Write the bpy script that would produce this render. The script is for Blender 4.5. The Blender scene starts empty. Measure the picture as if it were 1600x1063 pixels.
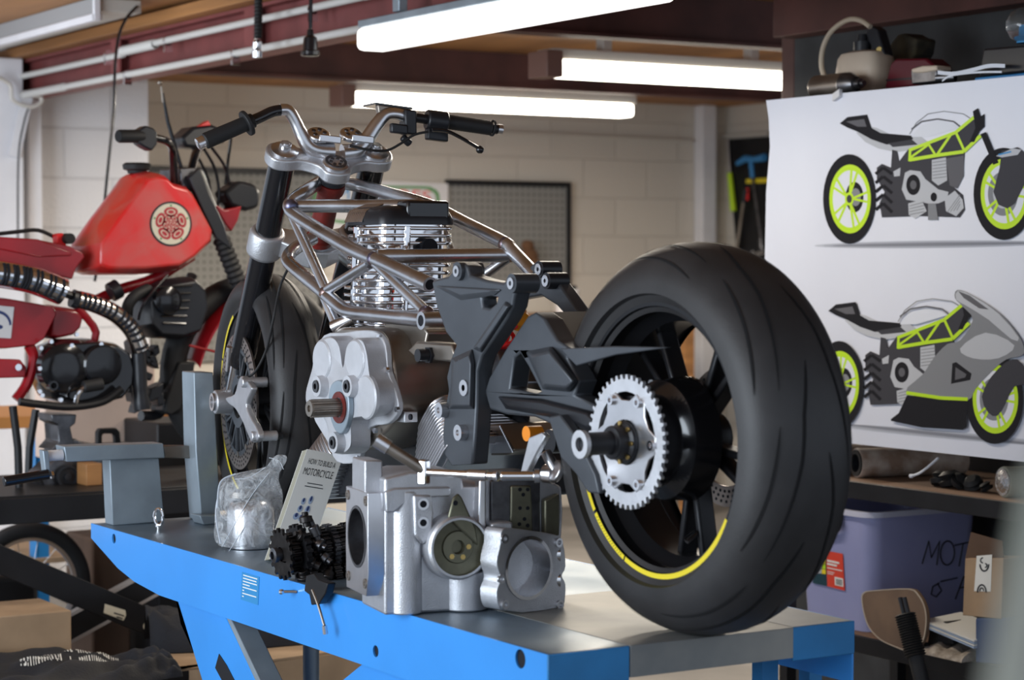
import bpy, bmesh, math, random
from mathutils import Vector, Matrix
from mathutils.geometry import tessellate_polygon
R=math.radians; V=Vector; PI=math.pi
random.seed(4)
COL=bpy.context.scene.collection
# ---------------------------------------------------------------- camera
F=3400.0; TH=R(31.46); PH=math.atan(124.5/F); CAM=V((0,0,1.432))
s_,c_=math.sin(TH),math.cos(TH)
FWD=V((s_*math.cos(PH),c_*math.cos(PH),-math.sin(PH))); RGT=V((c_,-s_,0)); UPV=RGT.cross(FWD)
cd=bpy.data.cameras.new('camera'); cam=bpy.data.objects.new('camera',cd); COL.objects.link(cam)
cam.matrix_world=Matrix(((RGT.x,UPV.x,-FWD.x,0),(RGT.y,UPV.y,-FWD.y,0),(RGT.z,UPV.z,-FWD.z,CAM.z),(0,0,0,1)))
cd.sensor_width=36; cd.lens=36*F/1600; cd.clip_start=.05; cd.clip_end=100
cd.dof.use_dof=True; cd.dof.focus_distance=4.55; cd.dof.aperture_fstop=5.0
bpy.context.scene.camera=cam
# points measured in the photograph, placed on real planes of the room
def PX(x): return (V((x,0,0)),V((1,0,0)))
def PY(y): return (V((0,y,0)),V((0,1,0)))
def PZ(z): return (V((0,0,z)),V((0,0,1)))
def PN(p,n): return (V(p),V(n).normalized())
def U(px,py,pl):
    r=FWD*F+RGT*(px-800)+UPV*(531.5-py)
    return CAM+r*((pl[0]-CAM).dot(pl[1])/r.dot(pl[1]))
def L(pts,pl): return [U(a,b,pl) for a,b in pts]
def cr(pts,n=5,closed=True):
    N=len(pts); out=[]
    rng=range(N) if closed else range(N-1)
    for i in rng:
        g=lambda k: V(pts[k%N]) if closed else V(pts[min(max(k,0),N-1)])
        a,b,c,d=g(i-1),g(i),g(i+1),g(i+2)
        for j in range(n):
            t=j/n
            out.append(.5*((2*b)+(c-a)*t+(2*a-5*b+4*c-d)*t*t+(3*b-a-3*c+d)*t**3))
    if not closed: out.append(V(pts[-1]))
    return out
def basis(ax):
    ax=V(ax).normalized(); t=V((0,0,1)) if abs(ax.z)<.9 else V((0,1,0))
    u=ax.cross(t).normalized(); return ax,u,ax.cross(u).normalized()
# ---------------------------------------------------------------- mesh builder
class MB:
    def __init__(s): s.bm=bmesh.new(); s.mi=0
    def f(s,vs):
        try:
            q=s.bm.faces.new(vs); q.material_index=s.mi; return q
        except ValueError: return None
    def v(s,p): return s.bm.verts.new(p)
    def loft(s,rings,cap=True,closed=True,wrap=False):
        R_=[[s.v(p) for p in r] for r in rings]; n=len(R_[0])
        m=len(R_) if wrap else len(R_)-1
        for i in range(m):
            a,b=R_[i],R_[(i+1)%len(R_)]
            for j in range(n if closed else n-1):
                k=(j+1)%n; s.f([a[j],a[k],b[k],b[j]])
        if cap and not wrap: s.f(R_[0][::-1]); s.f(R_[-1])
        return s
    def prism(s,loops,vec):
        if not isinstance(loops[0],(list,tuple)): loops=[loops]
        vec=V(vec); flat=[p for l in loops for p in l]
        tr=tessellate_polygon([[V(p) for p in l] for l in loops])
        A=[s.v(V(p)) for p in flat]; B=[s.v(V(p)+vec) for p in flat]
        if len(loops)==1: s.f(A[::-1]); s.f(B)
        else:
            for t in tr: s.f([A[i] for i in t]); s.f([B[i] for i in t][::-1])
        o=0
        for l in loops:
            n=len(l)
            for j in range(n): k=(j+1)%n; s.f([A[o+j],A[o+k],B[o+k],B[o+j]])
            o+=n
        return s
    def flat(s,pts): s.f([s.v(V(p)) for p in pts]); return s
    def box(s,o,u,v,w):
        o,u,v,w=V(o),V(u),V(v),V(w); return s.prism([o,o+u,o+u+v,o+v],w)
    def cbox(s,c,u,v,w):
        u,v,w=V(u),V(v),V(w); return s.box(V(c)-u/2-v/2-w/2,u,v,w)
    def abox(s,x0,x1,y0,y1,z0,z1): return s.box((x0,y0,z0),(x1-x0,0,0),(0,y1-y0,0),(0,0,z1-z0))
    def bar(s,a,b,w,h,up=(0,0,1)):
        a,b=V(a),V(b); d=(b-a).normalized(); sd=d.cross(V(up)).normalized(); u2=sd.cross(d)
        return s.box(a-sd*w/2-u2*h/2,sd*w,u2*h,b-a)
    def tube(s,pts,r,n=12,cap=True,wrap=False,sq=1):
        pts=[V(p) for p in pts]; N=len(pts); rs=r if isinstance(r,(list,tuple)) else [r]*N
        T=[]
        for i in range(N):
            a=pts[(i-1)%N] if (wrap or i>0) else pts[i]; b=pts[(i+1)%N] if (wrap or i<N-1) else pts[i]
            T.append((b-a).normalized())
        _,u,w=basis(T[0]); rings=[]
        for i in range(N):
            u=(u-T[i]*u.dot(T[i])).normalized(); w=T[i].cross(u)
            rings.append([pts[i]+(u*math.cos(2*PI*j/n)+w*sq*math.sin(2*PI*j/n))*rs[i] for j in range(n)])
        return s.loft(rings,cap,True,wrap)
    def cyl(s,a,b,r,r2=None,n=24): return s.tube([a,b],[r,r if r2 is None else r2],n)
    def lathe(s,prof,o,ax,n=48,a0=0,a1=2*PI,closed_prof=False,cap=False):
        ax,u,w=basis(ax); o=V(o); full=abs(a1-a0-2*PI)<1e-6; m=n if full else n+1
        rings=[]
        for j in range(m):
            a=a0+(a1-a0)*j/n; d=u*math.cos(a)+w*math.sin(a)
            rings.append([o+ax*t+d*r for r,t in prof])
        return s.loft(rings,cap,closed_prof,full)
    def pipe(s,a,b,r,ri,n=24):
        a,b=V(a),V(b); h=(b-a).length
        return s.lathe([(r,0),(r,h),(ri,h),(ri,0)],a,b-a,n,closed_prof=True)
    def ball(s,c,r,sc=(1,1,1),n=16,m=None):
        m=m or n//2; c=V(c); rings=[]
        for i in range(1,m):
            a=PI*i/m
            rings.append([c+V((r*sc[0]*math.sin(a)*math.cos(2*PI*j/n),r*sc[1]*math.sin(a)*math.sin(2*PI*j/n),-r*sc[2]*math.cos(a))) for j in range(n)])
        return s.loft(rings)
    def gear(s,c,ax,r,ri,th,teeth,dep,n_=0):
        ax,u,w=basis(ax); c=V(c); P=[]
        for i in range(teeth):
            for k,rr in ((0,r-dep),(.3,r-dep),(.42,r),(.72,r),(.86,r-dep)):
                a=2*PI*(i+k)/teeth; P.append(c+(u*math.cos(a)+w*math.sin(a))*rr)
        lo=[P]
        if ri>0:
            lo.append([c+(u*math.cos(-2*PI*j/28)+w*math.sin(-2*PI*j/28))*ri for j in range(28)])
        return s.prism(lo,ax*th)
    def text(s,st,o,u,v,th=0,rot=None):
        cu=bpy.data.curves.new('t','FONT'); cu.body=st; cu.size=1; cu.resolution_u=3
        ob=bpy.data.objects.new('t',cu); COL.objects.link(ob)
        bpy.context.view_layer.update()
        me=ob.evaluated_get(bpy.context.evaluated_depsgraph_get()).to_mesh()
        xs=[q.co.x for q in me.vertices] or [0,1]; ys=[q.co.y for q in me.vertices] or [0,1]
        x0,x1,y0,y1=min(xs),max(xs),min(ys),max(ys); o,u,v=V(o),V(u),V(v)
        M=[s.v(o+u*((q.co.x-x0)/(x1-x0))+v*((q.co.y-y0)/(y1-y0))) for q in me.vertices]
        for p in me.polygons: s.f([M[i] for i in p.vertices])
        ob.to_mesh_clear(); bpy.data.objects.remove(ob); bpy.data.curves.remove(cu); return s
def build(name,mb,mats,parent=None,bevel=0,ang=32,subd=0,bs=2):
    bm=mb.bm
    bmesh.ops.recalc_face_normals(bm,faces=bm.faces)
    for e in bm.edges:
        e.smooth=not(len(e.link_faces)==2 and e.calc_face_angle(0)>R(ang))
    for f in bm.faces: f.smooth=True
    me=bpy.data.meshes.new(name); bm.to_mesh(me); bm.free()
    if not isinstance(mats,(list,tuple)): mats=[mats]
    for m in mats: me.materials.append(m)
    o=bpy.data.objects.new(name,me); COL.objects.link(o)
    if parent:
        o.parent=parent
        if parent.type=='EMPTY': o.matrix_parent_inverse=Matrix.Translation(-parent.location)
    if bevel:
        b=o.modifiers.new('b','BEVEL'); b.width=bevel; b.segments=bs; b.limit_method='ANGLE'; b.angle_limit=R(38); b.harden_normals=False
    if subd:
        b=o.modifiers.new('s','SUBSURF'); b.levels=subd; b.render_levels=subd
    return o
def tag(o,label,cat,group=None,kind=None):
    o['label']=label; o['category']=cat
    if group: o['group']=group
    if kind: o['kind']=kind
    return o
def thing(name,label,cat,loc,group=None):
    o=bpy.data.objects.new(name,None); o.empty_display_size=.05; COL.objects.link(o); o.location=loc
    return tag(o,label,cat,group)
def struct(name,mb,m,bevel=0,**k):
    o=build(name,mb,m,bevel=bevel,**k); o['kind']='structure'; return o
# ---------------------------------------------------------------- materials
def mat(n,c,m=0,r=.5,var=0,vs=6,bump=0,bs=60,em=None,es=0,tr=0,coat=0,c2=None,rv=0,al=1,stretch=None,ior=1.45,dist=0):
    M=bpy.data.materials.new(n); M.use_nodes=True; nt=M.node_tree; N=nt.nodes; K=nt.links
    b=N['Principled BSDF']; c=tuple(c)+(1,)
    b.inputs['Base Color'].default_value=c; b.inputs['Metallic'].default_value=m; b.inputs['Roughness'].default_value=r
    b.inputs['IOR'].default_value=ior
    if tr: b.inputs['Transmission Weight'].default_value=tr
    if coat: b.inputs['Coat Weight'].default_value=coat; b.inputs['Coat Roughness'].default_value=.08
    if al<1: b.inputs['Alpha'].default_value=al
    if em: b.inputs['Emission Color'].default_value=tuple(em)+(1,); b.inputs['Emission Strength'].default_value=es
    if var or bump or c2 or rv:
        tc=N.new('ShaderNodeTexCoord'); mp=N.new('ShaderNodeMapping'); K.new(tc.outputs['Object'],mp.inputs[0])
        if stretch: mp.inputs['Scale'].default_value=stretch
    if var or c2 or rv:
        no=N.new('ShaderNodeTexNoise'); no.inputs['Scale'].default_value=vs; no.inputs['Detail'].default_value=6; no.inputs['Distortion'].default_value=dist
        K.new(mp.outputs[0],no.inputs['Vector'])
        ra=N.new('ShaderNodeValToRGB'); K.new(no.outputs['Fac'],ra.inputs[0])
        d=c2+(1,) if c2 else tuple(min(1,x*(1-var)) for x in c[:3])+(1,)
        e=c if c2 else tuple(min(1,x*(1+var)) for x in c[:3])+(1,)
        ra.color_ramp.elements[0].position=.35; ra.color_ramp.elements[1].position=.65
        ra.color_ramp.elements[0].color=d; ra.color_ramp.elements[1].color=e
        K.new(ra.outputs[0],b.inputs['Base Color'])
        if rv:
            mr=N.new('ShaderNodeMapRange'); mr.inputs['From Min'].default_value=.3; mr.inputs['From Max'].default_value=.7
            mr.inputs['To Min'].default_value=max(.02,r-rv); mr.inputs['To Max'].default_value=r+rv
            K.new(no.outputs['Fac'],mr.inputs[0]); K.new(mr.outputs[0],b.inputs['Roughness'])
    if bump:
        n2=N.new('ShaderNodeTexNoise'); n2.inputs['Scale'].default_value=bs; n2.inputs['Detail'].default_value=4
        K.new(mp.outputs[0],n2.inputs['Vector'])
        bp=N.new('ShaderNodeBump'); bp.inputs['Strength'].default_value=bump; bp.inputs['Distance'].default_value=.004
        K.new(n2.outputs['Fac'],bp.inputs['Height']); K.new(bp.outputs[0],b.inputs['Normal'])
    return M
m={}
def D(k,*a,**kw): m[k]=mat(k,*a,**kw); return m[k]
D('blue',(.045,.30,.80),0,.33,var=.06,vs=3,coat=.2)
D('blue_dark',(.02,.20,.48),0,.4,var=.15,vs=6)
D('table_top',(.22,.29,.36),.5,.45,var=.25,vs=4,rv=.12,bump=.1)
D('table_grey',(.30,.31,.32),.3,.5,var=.3,vs=5,rv=.1)
D('grey_worn',(.34,.33,.30),.3,.5,c2=(.2,.21,.21),vs=5)
D('hole',(.004,.005,.01),0,.8)
D('tyre',(.028,.027,.028),0,.5,var=.2,vs=9,bump=.08,bs=300)
D('groove',(.005,.005,.006),0,.9)
D('rim',(.012,.012,.014),.4,.35)
D('yellow',(.85,.68,.03),0,.35)
D('alu',(.74,.74,.76),1,.28,var=.06,vs=20)
D('alu_cast',(.62,.63,.66),.85,.42,var=.06,vs=30,bump=.25,bs=500)
D('alu_white',(.60,.61,.64),.35,.42,var=.05,vs=30,bump=.2,bs=500)
D('alu_dull',(.33,.29,.25),.9,.38,var=.15,vs=7,rv=.1)
D('chrome',(.9,.9,.92),1,.08)
D('steel_tube',(.68,.70,.74),1,.30,c2=(.52,.51,.52),vs=9,rv=.08)
D('black_gloss',(.008,.008,.010),0,.22,coat=.5)
D('black_satin',(.018,.019,.023),.1,.36,var=.1,vs=8)
D('cast_grey',(.075,.083,.095),.35,.38,var=.12,vs=9)
D('black_rub',(.015,.015,.016),0,.6)
D('red',(.72,.012,.012),0,.33,c2=(.56,.10,.085),vs=7,coat=.3,dist=1)
D('red_dark',(.32,.006,.012),0,.3,var=.25,vs=5,coat=.4)
D('red_oxide',(.20,.016,.012),0,.45,c2=(.12,.02,.015),vs=20)
D('red_bright',(.85,.02,.02),0,.4)
D('disc',(.30,.25,.22),.9,.35,var=.15,vs=12)
D('white_paint',(.72,.72,.75),0,.6,var=.05)
D('white_plastic',(.66,.66,.68),0,.4)
D('cardboard',(.36,.245,.15),0,.85,var=.12,vs=8)
D('cardboard_dark',(.10,.06,.04),0,.9,var=.2)
D('black_steel',(.012,.012,.014),.2,.45,var=.3)
D('blue_grey',(.30,.36,.41),.35,.38,var=.12,vs=9)
D('gun',(.14,.14,.15),.9,.34,var=.3,vs=30)
D('dark_gear',(.05,.046,.045),.85,.38,var=.4,vs=40)
D('paper',(.80,.80,.76),0,.6)
D('olive',(.34,.33,.26),0,.7)
D('ink',(.015,.015,.02),0,.6)
D('beam',(.20,.055,.052),0,.5,var=.15,vs=7)
D('beam_brown',(.085,.030,.024),0,.6,var=.3,vs=4)
D('wood',(.42,.20,.07),0,.6,c2=(.26,.12,.045),vs=6,stretch=(1,.12,3))
D('grey_wall',(.034,.035,.037),0,.7,var=.35,vs=5)
D('green',(.52,.78,.02),0,.45)
D('brass',(.6,.42,.15),1,.3)
D('amber',(.75,.28,.02),0,.3)
D('orange',(.95,.30,.02),0,.35)
# ---------------------------------------------------------------- room
def wallmat(n,col,ax,mortar=.9,stain=.06):
    M=mat(n,col,0,.75); nt=M.node_tree; N=nt.nodes; K=nt.links; b=N['Principled BSDF']
    tc=N.new('ShaderNodeTexCoord'); sp=N.new('ShaderNodeSeparateXYZ'); cb=N.new('ShaderNodeCombineXYZ')
    K.new(tc.outputs['Object'],sp.inputs[0]); K.new(sp.outputs[ax],cb.inputs[0]); K.new(sp.outputs[2],cb.inputs[1])
    br=N.new('ShaderNodeTexBrick'); K.new(cb.outputs[0],br.inputs[0])
    br.inputs['Scale'].default_value=1; br.inputs['Brick Width'].default_value=.45; br.inputs['Row Height'].default_value=.225
    br.inputs['Mortar Size'].default_value=.007; br.inputs['Mortar Smooth'].default_value=.6
    br.inputs['Color1'].default_value=tuple(col)+(1,); br.inputs['Color2'].default_value=tuple(x*.94 for x in col)+(1,)
    br.inputs['Mortar'].default_value=tuple(x*mortar for x in col)+(1,)
    no=N.new('ShaderNodeTexNoise'); no.inputs['Scale'].default_value=60; no.inputs['Detail'].default_value=5; K.new(tc.outputs['Object'],no.inputs[0])
    ad=N.new('ShaderNodeMath'); ad.operation='MULTIPLY_ADD'; K.new(no.outputs[0],ad.inputs[0]); ad.inputs[1].default_value=.5
    iv=N.new('ShaderNodeMath'); iv.operation='SUBTRACT'; iv.inputs[0].default_value=1; K.new(br.outputs['Fac'],iv.inputs[1]); K.new(iv.outputs[0],ad.inputs[2])
    bp=N.new('ShaderNodeBump'); bp.inputs['Strength'].default_value=.5; bp.inputs['Distance'].default_value=.01; K.new(ad.outputs[0],bp.inputs['Height'])
    K.new(br.outputs[0],b.inputs[0]); K.new(bp.outputs[0],b.inputs['Normal']); return M
wb=wallmat('block_back',(.62,.575,.51),0); wl=wallmat('block_left',(.60,.59,.60),0,.85); wr=wallmat('block_right',(.60,.56,.50),1)
YB=10.6
struct('wall_back',MB().abox(1.0,9.5,YB,YB+.15,0,2.6),wb)
struct('wall_left',MB().abox(1.0,U(232,300,PY(9.35)).x,9.35,YB-.002,0,2.6),wl)
# concrete floor
D('concrete',(.16,.15,.14),0,.8,var=.25,vs=2,bump=.2,bs=30)
struct('floor',MB().abox(-3,9.5,-1.5,YB,-.1,0),m['concrete'])
struct('ceiling',MB().abox(-3,9.5,1.2,YB,2.36,2.46),m['wood'])
# far right: blockwork behind the tools, then the dark wall behind the banner
XC=U(1088,300,PY(YB)).x
struct('wall_right',MB().abox(XC+.22,XC+.4,6.5,YB,0,2.6),wr)
struct('trim_1',MB().abox(XC-.02,XC+.085,YB-.09,YB-.001,0,2.36),m['white_paint'],bevel=.008)
D('conduit',(.55,.52,.47),0,.4)
XR=4.62
struct('wall_side',MB().abox(XR,XR+.12,2.2,U(1241,200,PX(XR)).y,0,2.36),m['grey_wall'])
yq=U(1241,200,PX(XR)).y
struct('trim_2',MB().abox(XR-.0,XR+.12,yq+.001,yq+.07,0,2.3),m['beam_brown'],bevel=.004)
# beams running across the room
def xbeam(n,y,z0,z1,x0,x1,M): 
    mb=MB().abox(x0,x1,y,y+.012,z0,z1).abox(x0,x1,y-.04,y+.052,z0,z0+.012); struct(n,mb,M)
xbeam('trim_3',6.2,2.19,2.359,3.28,8,m['beam_brown'])
xbeam('trim_4',8.35,2.2,2.359,3.28,8,m['beam_brown'])
# joist on the dark wall
struct('trim_5',MB().abox(XR-.1,XR-.005,2.4,yq-.01,2.17,2.355),m['beam_brown'],bevel=.003)
# long steel beam running away on the left
BX=3.17
mb=MB().abox(BX,BX+.012,4.0,9.34,2.15,2.30).abox(BX-.04,BX+.05,4.0,9.34,2.135,2.149).abox(BX-.04,BX+.05,4.0,9.34,2.288,2.30)
for y in (5.0,6.8,8.05): mb.abox(BX-.045,BX,y,y+.012,2.149,2.288).abox(BX-.052,BX-.044,y-.04,y+.05,2.149,2.288)
struct('trim_6',mb,m['beam'])
struct('trim_7',MB().abox(BX-.1,BX+.06,4.0,9.34,2.302,2.345),m['wood'],bevel=.003)
struct('trim_8',MB().abox(BX-.03,BX+.02,4.0,9.34,2.346,2.359),m['white_paint'])
# white steel post and brace at the far end of the beam
xw0,xw1=U(0,300,PY(9.2)).x-.1,U(66,300,PY(9.2)).x
struct('trim_9',MB().abox(xw0,xw1-.11,9.12,9.34,0,2.30).abox(xw1-.06,xw1,9.2,9.34,0,2.134),m['white_paint'],bevel=.004)
a,b=U(42,150,PY(9.1)),U(22,245,PY(9.1))
struct('trim_10',MB().bar(a,b,.05,.012,(0,1,0)).bar(a+V((.02,.02,0)),b+V((.02,.02,0)),.012,.05,(0,1,0)),m['white_paint'])
# green pegboards on the back wall
M=mat('pegboard',(.21,.21,.20),0,.7); nt=M.node_tree; N=nt.nodes; K=nt.links
tc=N.new('ShaderNodeTexCoord'); vo=N.new('ShaderNodeTexVoronoi'); vo.inputs['Scale'].default_value=26; vo.inputs['Randomness'].default_value=0
sp=N.new('ShaderNodeSeparateXYZ'); cb=N.new('ShaderNodeCombineXYZ'); K.new(tc.outputs['Object'],sp.inputs[0]); K.new(sp.outputs[0],cb.inputs[0]); K.new(sp.outputs[2],cb.inputs[1])
vo.voronoi_dimensions='2D'; K.new(cb.outputs[0],vo.inputs['Vector']); ra=N.new('ShaderNodeValToRGB'); K.new(vo.outputs['Distance'],ra.inputs[0])
ra.color_ramp.elements[0].position=.16; ra.color_ramp.elements[1].position=.24
ra.color_ramp.elements[0].color=(.10,.10,.095,1); ra.color_ramp.elements[1].color=(.23,.23,.22,1); K.new(ra.outputs[0],N['Principled BSDF'].inputs[0]); m['peg']=M
def pegb(x0,x1,y0,y1,lab):
    a=U(x0,y0,PY(YB-.03)); b=U(x1,y1,PY(YB-.03))
    r=thing('pegboard',lab,'pegboard',(a.x,YB-.03,b.z))
    build('board',MB().abox(a.x,b.x,YB-.03,YB-.012,b.z,a.z),m['peg'],r)
    build('frame',MB().abox(a.x-.01,b.x+.02,YB-.05,YB-.012,a.z,a.z+.03).abox(b.x,b.x+.02,YB-.05,YB-.012,b.z,a.z),m['black_steel'],r)
pegb(700,885,289,445,'grey perforated pegboard behind the red-framed motorcycle, right of the white sign')
pegb(235,498,268,560,'grey perforated pegboard on the back wall behind the red dirt bike handlebars')
# sign between the boards
pl=PY(YB-.06)
r=thing('wall_sign','white sign with green border, blue M and red letters on back wall','sign',U(600,560,pl))
q=L([(498,279),(700,287),(700,362),(498,358)],pl)
build('panel',MB().prism(q,(0,.03,0)),m['white_plastic'],r)
D('sign_green',(.10,.28,.10)); D('sign_blue',(.03,.25,.55)); D('sign_red',(.70,.05,.03))
pl=PY(YB-.062)
mb=MB(); o=cr([(502,288),(560,290),(660,291),(676,294),(685,301),(687,315),(687,345),(502,345)],4); i=cr([(505,292),(560,294),(658,295),(672,298),(680,304),(682,315),(682,341),(505,341)],4)
mb.prism([L([tuple(p) for p in o],pl),L([tuple(p) for p in i][::-1],pl)],(0,.002,0)); build('border',mb,m['sign_green'],r)
def ptext(st,x0,y0,x1,y1,pl,skew=0,off=0):
    a=U(x0,y1,pl); return MB().text(st,a,U(x1,y1+skew,pl)-a,U(x0,y0,pl)-a)
build('lettering',ptext('M',526,294,546,311,pl,1),m['sign_blue'],r)
build('lettering',ptext('RES',625,296,673,313,pl,2),m['sign_red'],r)
# ceiling lamps
D('tube_glow',(.9,.88,.8),0,.5,em=(1,.93,.80),es=7); D('tube_glow_cool',(.95,.95,.93),0,.5,em=(1,.97,.92),es=1.15); D('batten',(.50,.48,.44),0,.5); D('endcap',(.16,.08,.06),0,.5)
def lamp_x(lab,x0,x1,y,z,g):
    r=thing('strip_light',lab,'light',((x0+x1)/2,y,z),g)
    build('body',MB().abox(x0-.03,x1+.02,y-.03,y+.09,z+.0605,z+.10).abox(x0+.2,x0+.24,y,y+.05,z+.10,2.3595).abox(x1-.24,x1-.2,y,y+.05,z+.10,2.3595),m['batten'],r,bevel=.004)
    build('diffuser',MB().abox(x0,x1,y-.04,y+.08,z,z+.06),m['tube_glow'],r,bevel=.015,bs=3)
    build('end_cap',MB().abox(x0-.07,x0-.001,y-.045,y+.085,z-.005,z+.09),m['endcap'],r,bevel=.004)
def X_(px,y): return U(px,300,PY(y)).x
za=U(548,165,PY(8.6)).z
lamp_x('lit strip light on the far ceiling, hanging behind the motorcycle handlebars',X_(550,8.6),X_(984,8.6),8.6,za,'strip lights across the ceiling')
zb=U(870,120,PY(6.6)).z
lamp_x('lit strip light at upper right ending beside the dark red post',X_(870,6.6),X_(1250,6.6),6.6,zb,'strip lights across the ceiling')
r=thing('strip_light','large white strip light at top centre, running along the red beam nearest the camera','light',(3.07,5.1,2.06))
build('body',MB().abox(3.03,3.085,4.33,5.84,2.1295,2.152).abox(3.04,3.07,4.6,4.64,2.158,2.3595).abox(3.04,3.07,5.6,5.64,2.158,2.3595),m['blue_grey'],r,bevel=.003)
build('diffuser',MB().abox(3.02,3.125,4.33,5.84,2.06,2.129),m['tube_glow_cool'],r,bevel=.02,bs=4)
build('end_cap',MB().abox(3.03,3.12,4.30,4.329,2.065,2.135),m['endcap'],r,bevel=.004)
# conduits
D('pvc',(.62,.61,.58),0,.4)
def conduit(lab,z,x,parts,clips,M=None):
    r=thing('conduit_pipe',lab,'pipe',(x,parts[0][0],z))
    for k,(y0,y1,dz,rr) in enumerate(parts):
        mb=MB()
        if rr<0:
            n=int((y1-y0)/.008)
            pr=[(abs(rr)+(.003 if i%2 else 0),i*.008) for i in range(n)]
            mb.lathe(pr,(x,y0,z+dz),(0,1,0),16)
        else: mb.cyl((x,y0,z+dz),(x,y1,z+dz),rr,n=16)
        build('flexible_section' if rr<0 else 'pipe_section',mb,m['pvc'],r)
    for y in clips: build('clip',MB().cbox((x,y,z-.025),(.03,0,0),(0,.012,0),(0,0,.03)).cyl((x,y-.006,z),(x,y+.006,z),.017,n=16),m['chrome'],r)
conduit('upper white conduit pipe with ribbed joints along the red steel beam',2.236,BX-.062,[(7.95,9.2,-.012,.0125),(7.62,7.97,0,-.016),(5.95,7.62,.004,.0125),(5.5,5.95,.01,-.017),(4.3,5.5,.01,.0125)],(8.1,7.5,6.3))
conduit('lower white conduit pipe along the bottom edge of the red beam',2.143,BX-.062,[(8.6,9.25,0,.016),(7.2,8.6,0,.0125),(6.2,7.2,0,.0125),(4.5,6.2,0,.0125)],(7.9,6.9))
def wire(name,lab,cat,pts,rr,M,n=8,nn=6,**k):
    return tag(build(name,MB().tube(cr(pts,n,False),rr,nn),M),lab,cat,**k)
P9=PY(9.05)
wire('grey_cable','grey cable looping at the white post under the beam','cable',[U(-10,118,P9),U(15,132,P9),U(20,156,P9),U(45,167,P9),U(62,162,P9),U(64,152,P9),U(50,150,P9)],.009,m['conduit'])
wire('wall_conduit','thin beige conduit running along the upper back wall','pipe',[U(400,192,PY(YB-.03)),U(700,203,PY(YB-.03)),U(1080,220,PY(YB-.03))],.013,m['conduit'])
a=U(1111,222,PY(YB-.03)); tag(build('drop_conduit',MB().cyl((a.x,a.y,.4),(a.x,a.y,a.z),.016),m['olive']),'dark vertical conduit on the back wall beside the white pilaster','pipe')
wire('shelf_conduit','thin dark conduit along the right-hand block wall above the tool board','pipe',[U(1088,216,PX(XC+.19)),U(1200,208,PX(XC+.19))],.012,m['conduit'])
# roller shutter style unit at top left
q=PY(7.33); a=U(150,30,q); 
r=thing('wall_light_box','grey box with white trim hung at the ceiling, top left','box',(a.x,7.4,a.z))
zt=2.358; xr_=U(222,12,q).x
build('housing',MB().abox(a.x+.01,xr_,7.335,9.0,a.z+.03,zt),m['batten'],r,bevel=.004)
D('grey_panel',(.36,.37,.38),.2,.45)
build('front_panel',MB().abox(a.x-.004,a.x+.009,7.335,9.0,a.z+.02,zt),m['grey_panel'],r)
build('trim_edge',MB().abox(a.x-.012,a.x+.02,7.32,9.0,a.z-.005,a.z+.02).abox(a.x-.012,a.x+.012,7.315,7.334,a.z-.005,zt),m['white_paint'],r,bevel=.003)
pc=PY(7.3)
wire('black_cable','black cable hanging down from the grey box behind the red tank','cable',[U(214,10,PY(7.33)),U(198,28,pc),U(186,55,pc),U(180,100,pc),U(178,170,pc),U(172,230,pc),U(165,300,pc),U(158,380,pc),U(148,440,pc)],.0055,m['black_gloss'])
# thin dark cable by the white post
wire('thin_cable','thin dark green cable hanging beside the white post','cable',[U(46,165,P9),U(38,190,P9),U(29,245,P9),U(28,365,P9),U(28,420,P9)],.0045,m['black_gloss'])
# socket on a cord, air hose
pp=PX(2.9)
r=thing('hanging_socket','black cable socket hanging on a cord from the ceiling','socket',U(484,88,pp))
build('cord',MB().tube([U(486,-20,pp),U(485,45,pp)],.006,8),m['black_gloss'],r)
c=U(485,88,pp); k=.00185
build('socket_body',MB().lathe([(0,.082),(.009,.08),(.011,.062),(.02,.055),(.023,.03),(.024,.018),(.029,.014),(.029,.004),(.024,0),(0,0)],c,(0,0,1),20),m['black_gloss'],r)
pp=PX(3.0)
r=thing('air_hose','black ribbed air hose with a chrome coupling hanging at the ceiling','hose',U(403,88,pp))
c=U(403,60,pp); mb=MB(); mb.lathe([(.012 if i%2 else .0145,i*.006) for i in range(36)],c,(.02,0,1),14); build('hose',mb,m['black_rub'],r)
c=U(402,90,pp); build('coupling',MB().lathe([(0,0),(.016,0),(.017,.02),(.012,.024),(.015,.03),(.015,.05),(.011,.056),(.011,.07),(0,.07)],c,(0,0,1),18),m['chrome'],r)
# ---------------------------------------------------------------- lift table
TX0,TX1,TY0,TY1,TZ=1.861,2.49,2.93,4.97,.80
r=thing('lift_table','bright blue motorcycle lift table with grey steel top','lift table',((TX0+TX1)/2,(TY0+TY1)/2,0))
build('table_top',MB().abox(TX0,TX1,TY0,TY1,TZ-.006,TZ),m['table_top'],r,bevel=.002)
pl=PX(TX0-.004)
mb=MB(); y0,y1=TY0-.003,TY1+.005
sk=[V((TX0-.004,y,z)) for y,z in ((y0,TZ),(y1,TZ),(y1,TZ-.036),(4.80,TZ-.088),(4.70,TZ-.106),(4.55,TZ-.118),(y0,TZ-.118))]
def hole(y,z,rr,x): return [V((x,y+rr*math.cos(-2*PI*j/18),z+rr*math.sin(-2*PI*j/18))) for j in range(18)]
hs=[]
for px,py,rr in ((178,842,.0115),(587,1018,.011),(813,1030,.016)):
    p=U(px,py,pl); hs.append(hole(p.y,p.z,rr,TX0-.004))
mb.prism([sk]+hs,(.004,0,0))
for px,py,rr in ((178,842,.0115),(587,1018,.011),(813,1030,.016)):
    p=U(px,py,pl); build('skirt_hole',MB().cyl((TX0+.0005,p.y,p.z),(TX0+.003,p.y,p.z),rr+.003),m['hole'],r)
sk0=build('side_skirt',mb,m['blue'],r)
mb=MB().abox(TX1,TX1+.004,y0,y1,TZ-.11,TZ); build('side_skirt',mb,m['blue'],r)
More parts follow.
